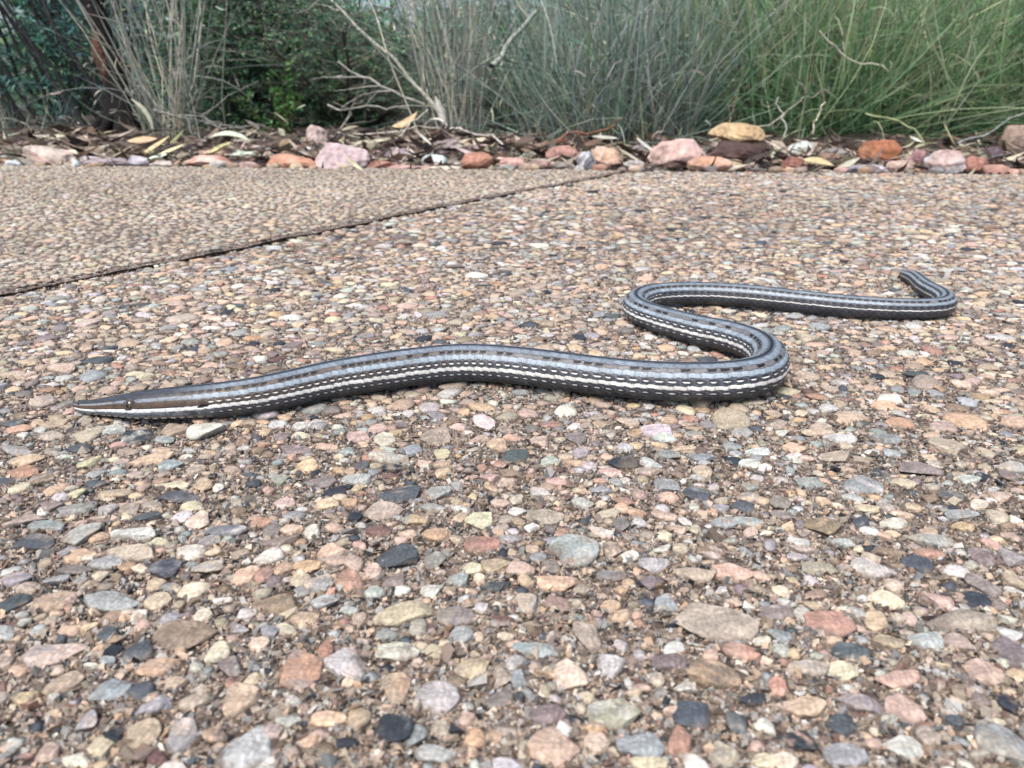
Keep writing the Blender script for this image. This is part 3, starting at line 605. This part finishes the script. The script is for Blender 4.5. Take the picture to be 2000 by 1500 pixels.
# ------------------------------------------------------------------ ribbons, tubes, leaves
def ribbons(base, az, lean, bend, length, width, K, colr, twist=None, droop_pow=1.6, tipc=None):
    """N curved blades; every argument is an array of N"""
    n = len(az); t = np.linspace(0, 1, K + 1)
    phi = lean[:, None] + bend[:, None] * t[None] ** droop_pow
    dl = (length / K)[:, None]
    hx = np.concatenate([np.zeros((n, 1)), np.cumsum(np.sin(phi[:, :-1]) * dl, 1)], 1); hz = np.concatenate([np.zeros((n, 1)), np.cumsum(np.cos(phi[:, :-1]) * dl, 1)], 1)
    ca, sa = np.cos(az)[:, None], np.sin(az)[:, None]
    P = np.stack([base[:, 0:1] + hx * ca, base[:, 1:2] + hx * sa, base[:, 2:3] + hz], -1)
    tw = (twist if twist is not None else rng.uniform(-1.2, 1.2, n))[:, None] + rng.uniform(-1.0, 1.0, (n, 1)) * t[None]
    sx = np.stack([-sa * np.ones_like(phi), ca * np.ones_like(phi), np.zeros_like(phi)], -1)
    nx = np.stack([np.cos(phi) * ca, np.cos(phi) * sa, -np.sin(phi)], -1)
    W = (width[:, None] * (np.minimum(1, 0.55 + 1.6 * t) * np.clip((1 - t) * 2.2, 0.05, 1))[None])[..., None] / 2
    sd_ = sx * np.cos(tw)[..., None] + nx * np.sin(tw)[..., None]
    V = np.stack([P - sd_ * W, P + sd_ * W], 2).reshape(-1, 3)
    i = (np.arange(n) * (K + 1) * 2)[:, None] + np.arange(K)[None] * 2
    F = np.stack([i, i + 1, i + 3, i + 2], -1).reshape(-1, 4)
    C = np.repeat(colr, (K + 1) * 2, 0)
    if tipc is not None:
        tt = np.tile(np.repeat(t, 2), n)[:, None]; C = C * (1 - tt) + np.repeat(tipc, (K + 1) * 2, 0) * tt
    return V, F, C
class QBag(Bag): pass
def tube(bag, pts, r0, r1, colr, sides=5):
    pts = np.asarray(pts, float); n = len(pts); t = np.gradient(pts, axis=0); t /= np.linalg.norm(t, axis=1, keepdims=True) + 1e-9
    ref = np.array([0.3, 0.9, 0.2]); u = np.cross(t, ref); u /= np.linalg.norm(u, axis=1, keepdims=True) + 1e-9; v = np.cross(t, u)
    r = np.linspace(r0, r1, n)[:, None, None]; a = np.linspace(0, 2 * np.pi, sides, endpoint=False)
    V = pts[:, None] + (u[:, None] * np.cos(a)[None, :, None] + v[:, None] * np.sin(a)[None, :, None]) * r
    i = np.arange(n * sides).reshape(n, sides); j = np.roll(i, -1, 1)
    F = np.stack([i[:-1], j[:-1], j[1:], i[1:]], -1).reshape(-1, 4)
    bag.add(V.reshape(-1, 3), F, colr)
def wig(p0, p1, n, amp_, r):
    t = np.linspace(0, 1, n)[:, None]; p = np.asarray(p0) * (1 - t) + np.asarray(p1) * t
    w_ = np.cumsum(r.normal(size=(n, 3)), 0); w_ -= w_[0] * (1 - t) + w_[-1] * t
    return p + w_ * amp_
def pickc(cols, n, jit=0.12):
    c = np.array([lin(x) for x in cols])[rng.integers(len(cols), size=n)]
    return np.clip(c * rng.uniform(1 - jit * 2, 1 + jit * 2, (n, 1)) * (1 + rng.normal(size=(n, 3)) * jit * 0.4), 0.004, 0.8)
def leaf_mesh(pts, axis, nrm, ln, wd, cols):
    """many small pointed leaves: 4 verts, 2 faces (as one quad)"""
    n = len(pts); axis = axis / (np.linalg.norm(axis, axis=1, keepdims=True) + 1e-9)
    s_ = np.cross(axis, nrm); s_ /= np.linalg.norm(s_, axis=1, keepdims=True) + 1e-9
    V = np.stack([pts, pts + axis * ln[:, None] * 0.45 + s_ * wd[:, None] / 2, pts + axis * ln[:, None], pts + axis * ln[:, None] * 0.45 - s_ * wd[:, None] / 2], 1).reshape(-1, 3)
    return V, np.arange(n * 4).reshape(n, 4), np.repeat(cols, 4, 0)
def root_at(name, x, y, label, cat, group=None):
    o = bpy.data.objects.new(name, None); COL.objects.link(o); o.location = (x, y, float(ground_z(y))); o.empty_display_size = 0.05
    o['label'] = label; o['category'] = cat
    if group: o['group'] = group
    return o
def xat(px, y):            # world x at ground distance y for a pixel column, near the horizon
    return (px - 1000) / FPX * (y * cp + 0.06 * sp)

def tussock(px, y, label, n, spread, length, width, lean, bend, cols, tips, az_bias=None, stalks=14, stalk_c=((150, 150, 130), (120, 130, 100)), stalk_len=0.55, name='grass_tussock', cat='grass tussock', curls=0, group=None, mess=0.0):
    x = xat(px, y); root = root_at(name, x, y, label, cat, group)
    def blades(n, length, width, lean, bend, cols, tips, K=7, spr=spread):
        rr = spr * np.sqrt(rng.random(n)); a0 = rng.uniform(0, 6.283, n)
        base = np.stack([rr * np.cos(a0), rr * np.sin(a0) * 0.8, np.full(n, -0.01)], -1)
        az = a0 + rng.normal(size=n) * np.where(rng.random(n) < 0.45, 2.2, 0.7)
        if az_bias is not None:
            m = rng.random(n) < az_bias[1]; az = np.where(m, az_bias[0] + rng.normal(size=n) * 0.5, az)
        wild = rng.random(n) < mess
        az = np.where(wild, rng.uniform(0, 6.283, n), az)
        base[:, 2] += np.where(wild, rng.uniform(0, 0.45 * length, n), 0)
        le_ = np.where(wild, rng.uniform(0.1, 1.5, n), np.abs(rng.normal(size=n)) * lean * 0.95 + rr / spr * lean * 0.35)
        be_ = np.where(wild, rng.normal(size=n) * 1.3, np.abs(rng.normal(size=n) * bend * 0.6 + bend * 0.6) * np.where(rng.random(n) < 0.6, 1, -0.9))
        length = np.where(wild, length * rng.uniform(0.25, 0.8, n), length)
        return ribbons(base, az, le_, be_,
                       length * rng.uniform(0.45, 1.1, n), width * rng.uniform(0.45, 1.25, n), K, pickc(cols, n, 0.26), tipc=pickc(tips, n, 0.18))
    V, F, C = blades(n, length, width, lean, bend, cols, tips)
    link('blades', mk('blades', V, F, M_leaf, C), root, kind='stuff')
    if curls:                                        # short curled dead leaf ends caught among the stems
        m = curls; pos = np.stack([rng.normal(size=m) * spread * 1.2, rng.normal(size=m) * spread, rng.uniform(0.0, length * 0.75, m)], -1)
        V, F, C = ribbons(pos, rng.uniform(0, 6.28, m), rng.uniform(0.1, 2.2, m), rng.uniform(-3, 3, m), rng.uniform(0.01, 0.035, m), rng.uniform(0.0012, 0.003, m), 5, pickc(((150, 148, 132), (120, 118, 104), (172, 170, 156), (96, 98, 88)), m, 0.2))
        link('dead_leaves', mk('dead_leaves', V, F, M_dry, C), root, kind='stuff')
    for k in range(stalks):
        b = QBag(); r = np.random.default_rng(int(px) * 50 + k + 5000); a = r.uniform(0, 6.28) if az_bias is None or r.random() > az_bias[1] else az_bias[0] + r.normal() * 0.4
        ln = stalk_len * r.uniform(0.6, 1.1); le = abs(r.normal()) * lean + 0.1; p0 = np.array([r.normal() * spread * 0.5, r.normal() * spread * 0.5, -0.01])
        p1 = p0 + ln * np.array([math.cos(a) * math.sin(le), math.sin(a) * math.sin(le), math.cos(le)])
        pts = wig(p0, p1, 7, 0.006, r); pts[:, 2] -= 0.12 * bend * ln * np.linspace(0, 1, 7) ** 2
        tube(b, pts, 0.0014, 0.0008, lin(stalk_c[k % len(stalk_c)]) * r.uniform(0.7, 1.1), 4)
        link('stalk', b.mesh('stalk', M_dry), root)
    return root

def shrub(px, y, label, height, spread, nstem, ntwig, nleaf, ll, lw, cols, wood, name='shrub', cat='shrub', lean=(0.0, 0.0), zmin=0.05, droop=0.0, group=None, thick=0.006, twig_len=0.16, base_w=None, par=None):
    x = xat(px, y); root = root_at(name, x, y, label, cat, group); r = np.random.default_rng(int(px * 3 + y * 100) + 5000)
    paths = []
    for k in range(nstem):
        b = QBag(); a = r.uniform(0, 6.28); le = abs(r.normal()) * 0.35 + 0.08
        p0 = np.array([r.normal() * 0.05 * spread, r.normal() * 0.05 * spread, -0.02])
        if base_w: p0[:2] = r.uniform(-base_w, base_w), r.uniform(-base_w, base_w) * 0.6
        if par: le = par * abs(r.normal())
        ln = height * r.uniform(0.7, 1.1)
        p1 = p0 + ln * np.array([math.cos(a) * math.sin(le) * spread / height * 1.6 + lean[0], math.sin(a) * math.sin(le) * spread / height * 1.6 + lean[1], math.cos(le)])
        pts = wig(p0, p1, 10, 0.012 * height, r); paths.append(pts); tube(b, pts, thick * r.uniform(0.7, 1.2), thick * 0.3, lin(wood) * r.uniform(0.6, 1.1), 6)
        link('stem', b.mesh('stem', M_wood), root)
    tw = QBag(); LP, LA = [], []
    for k in range(ntwig):
        p = paths[r.integers(nstem)]; f = r.uniform(zmin, 1.0) * 9; i = min(int(f), 8); q0 = p[i] + (p[i + 1] - p[i]) * (f - i)
        d = r.normal(size=3); d[2] = abs(d[2]) * 0.6 + 0.15 - droop; d /= np.linalg.norm(d); q1 = q0 + d * twig_len * r.uniform(0.5, 1.5) * (0.6 + spread)
        q1[2] = max(q1[2], 0.0); tp = wig(q0, q1, 5, 0.006, r); tube(tw, tp, 0.0013, 0.0006, lin(wood) * r.uniform(0.7, 1.3), 3)
        m = max(2, nleaf // ntwig); t = r.uniform(0.1, 1.0, m) * 4; ti = np.minimum(t.astype(int), 3)
        LP.append(tp[ti] + (tp[ti + 1] - tp[ti]) * (t - ti)[:, None]); LA.append(d[None] * 0.7 + r.normal(size=(m, 3)) * 0.7)
    link('twigs', tw.mesh('twigs', M_wood), root, kind='stuff')
    LP, LA = np.concatenate(LP), np.concatenate(LA); n = len(LP)
    V, F, C = leaf_mesh(LP, LA, rng.normal(size=(n, 3)) + np.array([0, 0, 0.7]), ll * rng.uniform(0.6, 1.3, n), lw * rng.uniform(0.7, 1.3, n), pickc(cols, n, 0.16))
    link('foliage', mk('foliage', V, F, M_leaf, C, smooth=False), root, kind='stuff')
    return root

# ------------------------------------------------------------------ vegetation behind the rocks
GREEN = ((92, 144, 108), (126, 172, 126), (56, 100, 82), (190, 210, 170), (32, 64, 54), (110, 156, 108)); GTIP = ((150, 178, 128), (184, 194, 154), (120, 158, 114), (214, 214, 184))  # palest and darkest greens put highlights and dark gaps into the blade colours
GREY = ((140, 162, 152), (66, 98, 88), (190, 196, 188), (50, 78, 70), (166, 168, 166), (40, 60, 54), (120, 150, 128)); GREYT = ((196, 210, 200), (158, 182, 168), (132, 162, 146))  # brightest grey paints highlights on blades, near-black greens deepen the contrast
DRY = ((176, 174, 162), (126, 132, 126), (86, 98, 92), (200, 198, 188)); DRYT = ((212, 212, 202), (178, 184, 176), (150, 164, 154))
DARK = ((88, 144, 106), (112, 166, 116), (72, 124, 106), (148, 188, 136), (58, 102, 86)); DEEP = ((102, 154, 146), (82, 134, 130), (134, 178, 164), (58, 100, 100))

tussock(1180, 1.50, 'dense grey green tuft of thin dry stems in the middle behind the rocks', 760, 0.16, 0.46, 0.0020, 0.58, 0.8, GREY, GREYT, stalks=18, curls=420, mess=0.5)
tussock(1290, 1.62, 'grey tuft with tan flower stalks right of the dense grey green tuft', 460, 0.13, 0.46, 0.0020, 0.36, 0.6, GREY, DRYT, stalks=16, curls=420, stalk_c=((196, 170, 140), (170, 160, 136)), mess=0.5)
tussock(885, 1.52, 'pale straw coloured dry grass tuft with curled dead leaves', 120, 0.055, 0.52, 0.0024, 0.22, 0.3, DRY, DRYT, stalks=26, curls=320, stalk_c=((200, 196, 178), (170, 170, 154)), mess=0.5)
tussock(985, 1.75, 'loose grey green grass tuft between the straw tuft and the dense tuft', 170, 0.14, 0.42, 0.0020, 0.6, 0.8, GREY, GREYT, stalks=10, curls=260, mess=0.5)
tussock(335, 1.52, 'pale dry grass tuft with bent stems beside the burnt stump', 90, 0.060, 0.46, 0.0022, 0.30, 0.5, ((170, 174, 156), (140, 150, 136), (116, 132, 120)), DRYT, stalks=20, curls=300, stalk_c=((196, 190, 172), (160, 164, 148)), mess=0.6)
tussock(1400, 1.72, 'upright dark green grass tussock behind the yellow tan rock', 900, 0.13, 0.52, 0.0025, 0.45, 0.8, GREEN, GTIP, stalks=14, curls=160, mess=0.5)
tussock(1540, 1.62, 'green grass tussock behind the greenish white chip', 1000, 0.14, 0.48, 0.0025, 0.6, 1.0, GREEN, GTIP, stalks=16, curls=200, mess=0.55)
tussock(1700, 1.66, 'wide green grass tussock arching over the rust orange rock', 1150, 0.16, 0.50, 0.0025, 0.8, 1.2, GREEN, GTIP, stalks=18, curls=220, mess=0.6)
tussock(1880, 1.72, 'large green grass tussock with long blades sweeping sideways at right', 1350, 0.17, 0.56, 0.0026, 0.9, 1.2, GREEN, GTIP, az_bias=(math.pi * 0.98, 0.45), stalks=22, curls=240, mess=0.5)
tussock(2080, 1.70, 'green grass tussock leaning in from the right border', 1150, 0.16, 0.58, 0.0026, 1.0, 1.0, GREEN, GTIP, az_bias=(math.pi, 0.45), stalks=20, curls=200, mess=0.5)
tussock(1800, 2.15, 'pale green tall grass tussock behind the wide tussocks', 1000, 0.16, 0.75, 0.0034, 0.5, 0.8, ((132, 164, 108), (156, 178, 124), (114, 150, 100)), ((196, 206, 160), (172, 188, 136)), stalks=12, mess=0.55)
shrub(1150, 2.25, 'dark green fine leaved shrub behind the dense grey green tuft', 0.42, 0.40, 14, 700, 15000, 0.012, 0.004, DARK, (84, 80, 74), zmin=0.0, droop=0.2)
shrub(1430, 2.3, 'dark green fine leaved shrub behind the upright dark green tussock', 0.66, 0.34, 14, 700, 15000, 0.013, 0.004, DARK, (84, 80, 74), zmin=0.0, droop=0.2)
tussock(40, 1.60, 'thin grey grass tuft under the dark shrub at the left border', 150, 0.14, 0.10, 0.002, 0.9, 0.9, ((74, 92, 86), (98, 108, 98), (54, 72, 68)), GREY, stalks=8, curls=160, stalk_len=0.16, mess=0.6)
tussock(2150, 2.4, 'tall grass tussock beyond the right border', 1500, 0.16, 0.8, 0.0036, 0.5, 0.7, GREEN, GTIP, stalks=6)

shrub(1000, 1.85, 'open green shrub with fine leaves between the straw tuft and the dense tuft', 0.27, 0.22, 10, 420, 8000, 0.011, 0.004, DARK + ((150, 186, 140),), (130, 130, 122), zmin=0.0, droop=0.1)
shrub(120, 2.0, 'dark shrub with many parallel black stems leaning left', 0.75, 0.30, 46, 520, 11000, 0.022, 0.0032, DEEP, (54, 56, 58), lean=(-0.46, 0.05), thick=0.0055, name='dark_shrub', base_w=0.34, par=0.06)
shrub(-180, 2.4, 'dark blue green shrub at the left border', 0.9, 0.35, 10, 420, 9000, 0.017, 0.0055, DEEP, (60, 56, 54), name='dark_shrub')
shrub(490, 1.95, 'bushy dark green fine leaved shrub right of the pale dry tuft', 0.62, 0.34, 18, 1100, 30000, 0.010, 0.0036, DARK, (84, 80, 74), zmin=0.0, droop=0.2)
shrub(690, 2.05, 'bushy grey green shrub full of thin twigs left of the straw tuft', 0.27, 0.42, 18, 1000, 20000, 0.010, 0.0034, DARK + ((110, 132, 108),), (112, 108, 100), zmin=0.0, droop=0.2)
shrub(548, 1.66, 'small bright green sapling low in front of the dark bushy shrub', 0.13, 0.10, 5, 40, 320, 0.012, 0.006, ((84, 134, 72), (104, 154, 84), (70, 116, 66)), (90, 90, 60), name='sapling', cat='sapling', thick=0.0015, twig_len=0.05)
for i, (px, y, h, s_, lab) in enumerate((
    (150, 3.2, 1.3, 0.6, 'tall dark shrub far behind the leaning black stems'), (430, 3.5, 1.25, 0.6, 'tall dark shrub behind the bushy dark green shrub'),
    (640, 3.1, 0.34, 0.55, 'leafy shrub behind the grey green twiggy shrub'), (1010, 4.2, 0.42, 0.6, 'thin leafy shrub with bright sky showing through behind the straw tuft'),
    (1330, 3.6, 0.62, 0.6, 'leafy green shrub behind the grey tuft with tan stalks'), (1660, 3.7, 1.2, 0.65, 'leafy green shrub behind the wide green tussock'),
    (1960, 3.4, 1.3, 0.65, 'leafy green shrub behind the sweeping grass at right'), (-120, 3.8, 1.5, 0.7, 'dark shrub in the far left background'), (820, 3.9, 0.40, 0.6, 'dark leafy shrub in the background behind the dead branch'),
    (1500, 5.0, 0.66, 0.9, 'broad leafy bush in the far background right of centre'), (600, 5.2, 0.52, 0.8, 'broad leafy bush in the far background left of centre'), (1130, 5.6, 0.54, 0.9, 'broad leafy bush in the far background at the centre'))):
    cols = DARK if px < 900 else GREEN
    shrub(px, y, lab, h, s_, 9, 520 if h > 0.95 else 300, 11000 if h > 0.95 else 4500, 0.034, 0.013, cols, (84, 76, 68), zmin=0.0, droop=0.15, thick=0.010, twig_len=0.2, group='shrubs of the background thicket')

# burnt stump with a strip of red brown bark
yS = 1.62; xS = xat(240, yS); st = root_at('burnt_stump', xS, yS, 'black burnt stump with a strip of red brown bark at left', 'tree stump')
r = np.random.default_rng(9)
def bark_trunk(pts, radii, colr, sides=18, rough=0.16, arc_=(0, 2 * np.pi)):
    pts = np.asarray(pts); n = len(pts); a = np.linspace(arc_[0], arc_[1], sides, endpoint=False)
    nzz = vnoise(np.stack([np.repeat(np.arange(n), sides) * 0.35, np.tile(np.cos(a) * 2, n), np.tile(np.sin(a) * 2, n)], -1), 61, 3, 1.3).reshape(n, sides)
    rd = np.asarray(radii)[:, None] * (1 + rough * nzz)
    V = np.stack([pts[:, 0:1] + rd * np.cos(a), pts[:, 1:2] + rd * np.sin(a), pts[:, 2:3] + 0 * rd], -1)
    i = np.arange(n * sides).reshape(n, sides); j = np.roll(i, -1, 1)
    F = np.stack([i[:-1], j[:-1], j[1:], i[1:]], -1).reshape(-1, 4)
    return V.reshape(-1, 3), F, np.clip(np.asarray(colr)[None] * (1 + 0.35 * nzz.reshape(-1, 1)), 0.003, 0.6)
zs = np.linspace(-0.03, 0.75, 30); pts = np.stack([-0.02 * zs / 0.3 + 0.006 * np.sin(zs * 20), zs * 0.05, zs], -1)
V, F, C = bark_trunk(pts, np.interp(zs, [-0.03, 0.02, 0.08, 0.2, 0.75], [0.05, 0.036, 0.022, 0.018, 0.013]), lin((30, 27, 28)))
link('trunk', mk('trunk', V, F, M_wood, C), st)
zs = np.linspace(0.085, 0.20, 14); pts = np.stack([-0.02 * zs / 0.3 - 0.006, zs * 0.05 - 0.012, zs], -1)
V, F, C = bark_trunk(pts, 0.013 * np.sin(np.linspace(0.25, 2.9, 14)), lin((88, 64, 54)), rough=0.35)
link('bark', mk('bark', V, F, M_wood, C), st)
for k in range(7):
    b = QBag(); a = k * 0.9; tube(b, wig((0.03 * math.cos(a), 0.03 * math.sin(a), 0.03), (0.085 * math.cos(a), 0.085 * math.sin(a), -0.02), 6, 0.003, r), 0.010, 0.004, lin((28, 25, 25)), 7)
    link('root', b.mesh('root', M_wood), st)

# dead branches and sticks, each a thing of its own
def stick(pa, pb, r0, r1, c, label, cat='branch', name='dead_branch', side_twigs=0, seed=0, group=None):
    """pa, pb: (pixel x, pixel y, distance)"""
    A, _ = at_y(*pa); B, _ = at_y(*pb); r = np.random.default_rng(seed + int(pa[0])); b = QBag(); pts = wig(A, B, 9, 0.004, r); tube(b, pts, r0, r1, lin(c) * 0.9, 6)
    o = link(name, b.mesh(name, M_wood), None, label, cat, group)
    for k in range(side_twigs):
        i = r.integers(2, 8); d = r.normal(size=3) * 0.5 + (B - A) / np.linalg.norm(B - A); d /= np.linalg.norm(d)
        tb = QBag(); tube(tb, wig(pts[i], pts[i] + d * r.uniform(0.04, 0.12), 5, 0.003, r), r1, r1 * 0.4, lin(c) * 0.85, 4); link('twig', tb.mesh('twig', M_wood), o)
    return o
stick((865, 228, 1.42), (610, -40, 1.72), 0.0042, 0.0022, (150, 150, 140), 'long grey dead branch slanting down to the straw tuft', side_twigs=3)
stick((830, 205, 1.45), (660, 120, 1.5), 0.0028, 0.0016, (150, 150, 142), 'thin grey dead branch below the long slanting one', side_twigs=3)
stick((640, 205, 1.5), (800, 212, 1.45), 0.0018, 0.0012, (160, 160, 150), 'thin pale stick lying nearly level left of the straw tuft', side_twigs=3)
stick((300, 215, 1.45), (430, 238, 1.45), 0.0026, 0.0012, (140, 140, 134), 'grey twig hanging right of the burnt stump', side_twigs=4)
stick((400, 240, 1.42), (520, 246, 1.5), 0.0018, 0.001, (150, 150, 142), 'thin crooked twig in front of the bushy dark shrub', side_twigs=4)
stick((655, 258, 1.45), (710, 200, 1.6), 0.0024, 0.0014, (128, 124, 116), 'short forked twig standing behind the large pale pink block', side_twigs=4)
stick((960, 130, 1.35), (1050, 20, 1.5), 0.0050, 0.0036, (150, 156, 146), 'bundle like grey dead stem leaning between the straw tuft and the dense tuft', side_twigs=2)
stick((1600, 60, 1.4), (1735, 140, 1.38), 0.0016, 0.0012, (176, 176, 158), 'thin straw stem bent down in the green grass', cat='straw', name='dry_straw')
stick((1480, 248, 1.38), (1620, 175, 1.5), 0.0016, 0.001, (160, 158, 146), 'thin straw stem rising from the yellow tan rock', cat='straw', name='dry_straw')
stick((1690, 222, 1.33), (1820, 280, 1.25), 0.0016, 0.0012, (150, 160, 120), 'pale green stem sloping down to the right end rocks', cat='straw', name='dry_straw')
stick((1870, 282, 1.28), (2010, 216, 1.4), 0.0022, 0.0014, (146, 150, 146), 'grey stick rising to the right border', name='dead_branch')
stick((1530, 268, 1.33), (1520, 190, 1.4), 0.0014, 0.001, (170, 172, 160), 'straight pale stem beside the greenish white chip', cat='straw', name='dry_straw')
stick((1585, 258, 1.3), (1612, 200, 1.32), 0.0018, 0.0014, (186, 184, 160), 'bent straw coloured stem right of the straight pale stem', cat='straw', name='dry_straw')
stick((1060, 280, 1.3), (1200, 246, 1.35), 0.0034, 0.0018, (128, 96, 78), 'brown stick lying on the litter below the dense grey green tuft', cat='stick', name='stick', side_twigs=2)
stick((1010, 290, 1.25), (1110, 272, 1.28), 0.0030, 0.0018, (116, 84, 66), 'reddish brown stick lying left of the brown stick', cat='stick', name='stick')
stick((690, 262, 1.35), (860, 250, 1.32), 0.0014, 0.001, (190, 186, 172), 'thin pale stick on top of the litter mound', cat='stick', name='stick')
stick((880, 252, 1.30), (985, 285, 1.22), 0.0020, 0.0014, (186, 182, 172), 'pale curved stick sloping down from the litter mound', cat='stick', name='stick')
stick((775, 268, 1.28), (835, 212, 1.34), 0.0013, 0.001, (184, 182, 170), 'thin straight straw leaning over the curled tan leaf', cat='stick', name='stick')
stick((240, 266, 1.3), (345, 250, 1.35), 0.0020, 0.001, (90, 84, 80), 'dark bent twig beside the foot of the burnt stump', cat='stick', name='stick')

# ------------------------------------------------------------------ fallen leaves
def big_leaf(px, py, pw, ang, y, c, label, wd=0.26, curl=0.5, face=0.6, arch=0.0, name='fallen_leaf'):
    P, z = at_y(px, py, y); ln = pw * z / FPX; K, W_ = 14, 5; t = np.linspace(0, 1, K); u = np.linspace(-1, 1, W_)
    hw = wd * ln / 2 * np.sin(np.pi * np.clip(t, 0.01, 0.99)) ** 0.75 * (1 - 0.25 * t)
    Tt, Uu = np.meshgrid(t, u, indexing='ij'); x = (Tt - 0.5) * ln; v = Uu * hw[:, None]
    up = v * math.sin(face) + arch * ln * (1 - (2 * Tt - 1) ** 2) ; dpt = v * math.cos(face) + curl * np.abs(v) * 0.6
    a = R(ang); Xl = x * math.cos(a) - up * math.sin(a); Zl = x * math.sin(a) + up * math.cos(a)
    V = np.stack([Xl, dpt, Zl], -1).reshape(-1, 3); i = np.arange(K * W_).reshape(K, W_)
    F = np.stack([i[:-1, :-1], i[1:, :-1], i[1:, 1:], i[:-1, 1:]], -1).reshape(-1, 4)
    C = np.tile(lin(c) * 0.85, (K * W_, 1)); C[np.abs(Uu.ravel()) < 0.1] *= 1.2; C *= (1 + 0.12 * vnoise(V / ln, int(px), 3, 6))[:, None]
    me = mk(name, V, F, M_dry, np.clip(C, 0.01, 0.8)); o = link(name, me, None, label, 'leaf', 'fallen leaves along the path edge', loc=P)
    md = o.modifiers.new('thickness', 'SOLIDIFY'); md.thickness = 0.0005; return o
big_leaf(278, 273, 60, 4, 1.30, (206, 178, 144), 'broad pale tan leaf at the foot of the burnt stump', 0.42)
big_leaf(300, 286, 78, 30, 1.22, (206, 194, 150), 'long yellowish leaf tilted up to the right below the stump')
big_leaf(332, 293, 66, 20, 1.20, (222, 210, 168), 'narrow cream leaf below the long yellowish leaf', 0.2)
big_leaf(450, 272, 80, -6, 1.27, (206, 218, 190), 'arched pale green white leaf bridging over the litter', 0.22, arch=0.14)
big_leaf(308, 305, 38, 12, 1.15, (206, 224, 206), 'small mint green leaf above the path edge at left', 0.4)
big_leaf(427, 289, 56, 24, 1.20, (186, 180, 132), 'olive tan leaf under the arched pale leaf', 0.4)
big_leaf(345, 268, 42, 40, 1.26, (140, 146, 104), 'olive green leaf standing behind the long yellowish leaf', 0.4)
big_leaf(862, 222, 66, -72, 1.33, (204, 200, 190), 'grey white leaf standing upright in front of the straw tuft', 0.27, face=1.3)
big_leaf(790, 232, 58, 28, 1.36, (196, 172, 136), 'curled tan leaf caught left of the upright grey white leaf', 0.5, arch=-0.12)
big_leaf(830, 271, 38, -42, 1.22, (228, 226, 214), 'small white sliver of leaf above the tilted mauve slab', 0.24)
big_leaf(857, 241, 40, -20, 1.30, (226, 222, 206), 'thin white curved leaf beside the upright grey white leaf', 0.16, arch=0.2)
big_leaf(278, 228, 74, -62, 1.38, (196, 196, 172), 'pale hooked leaf hanging beside the burnt stump', 0.16, face=1.2, arch=0.14)
big_leaf(694, 322, 40, -38, 1.02, (222, 212, 176), 'yellow cream leaf leaning on the large pale pink block', 0.34)
big_leaf(1262, 284, 46, -35, 1.20, (220, 222, 212), 'grey white leaf left of the large rounded pink rock', 0.3)
big_leaf(1182, 268, 52, -4, 1.26, (196, 192, 180), 'grey leaf lying above the pale orange rock', 0.24)
big_leaf(160, 298, 54, -8, 1.18, (214, 212, 184), 'cream leaf lying on the broad pale pink rock', 0.34)
big_leaf(1600, 318, 62, -10, 1.06, (214, 196, 152), 'curled straw leaf with a brown underside at the path edge', 0.4, arch=0.06)
big_leaf(1655, 322, 54, 32, 1.06, (186, 184, 164), 'grey striped leaf below the rust orange rock', 0.36)
big_leaf(1790, 272, 30, -20, 1.25, (224, 226, 210), 'tiny white leaf under the green grass at right', 0.4)
big_leaf(1235, 306, 60, -30, 1.12, (206, 200, 180), 'narrow beige leaf left of the rounded pink rock foot', 0.16)
big_leaf(725, 276, 70, 6, 1.22, (190, 182, 160), 'long grey beige leaf over the large pale pink block', 0.2)
big_leaf(470, 300, 60, 6, 1.16, (190, 200, 184), 'pale grey green leaf right of the olive tan leaf', 0.2)
big_leaf(1855, 262, 52, -55, 1.28, (200, 196, 150), 'pale hooked leaf among the right end rocks', 0.26)

# leaf litter: uncounted slivers of leaf, bark and twig
n = 11000
lx = rng.uniform(-1.5, 1.5, n); ly = edge_y(lx) + 0.005 + np.abs(rng.normal(size=n)) * 0.24
mound = 0.022 * np.exp(-((lx - xat(850, 1.25)) / 0.13) ** 2 - ((ly - 1.27) / 0.07) ** 2)
base = np.stack([lx, ly, ground_z(ly) + mound + rng.uniform(0, 0.008, n)], -1)
V, F, C = ribbons(base, rng.uniform(0, 6.28, n), rng.uniform(1.15, 1.75, n), rng.normal(size=n) * 0.5, rng.uniform(0.012, 0.055, n), rng.uniform(0.0014, 0.0085, n) * (1 + (rng.random(n) < 0.12)), 4,
                  pickc(((96, 84, 74), (66, 56, 52), (48, 40, 38), (130, 114, 98), (158, 148, 134), (84, 66, 56), (190, 182, 164), (112, 96, 86), (172, 158, 138)), n, 0.16))
link('leaf_litter', mk('leaf_litter', V, F, M_dry, C), kind='stuff', label='dark brown litter of dead leaves and bark under the plants', cat='leaf litter')
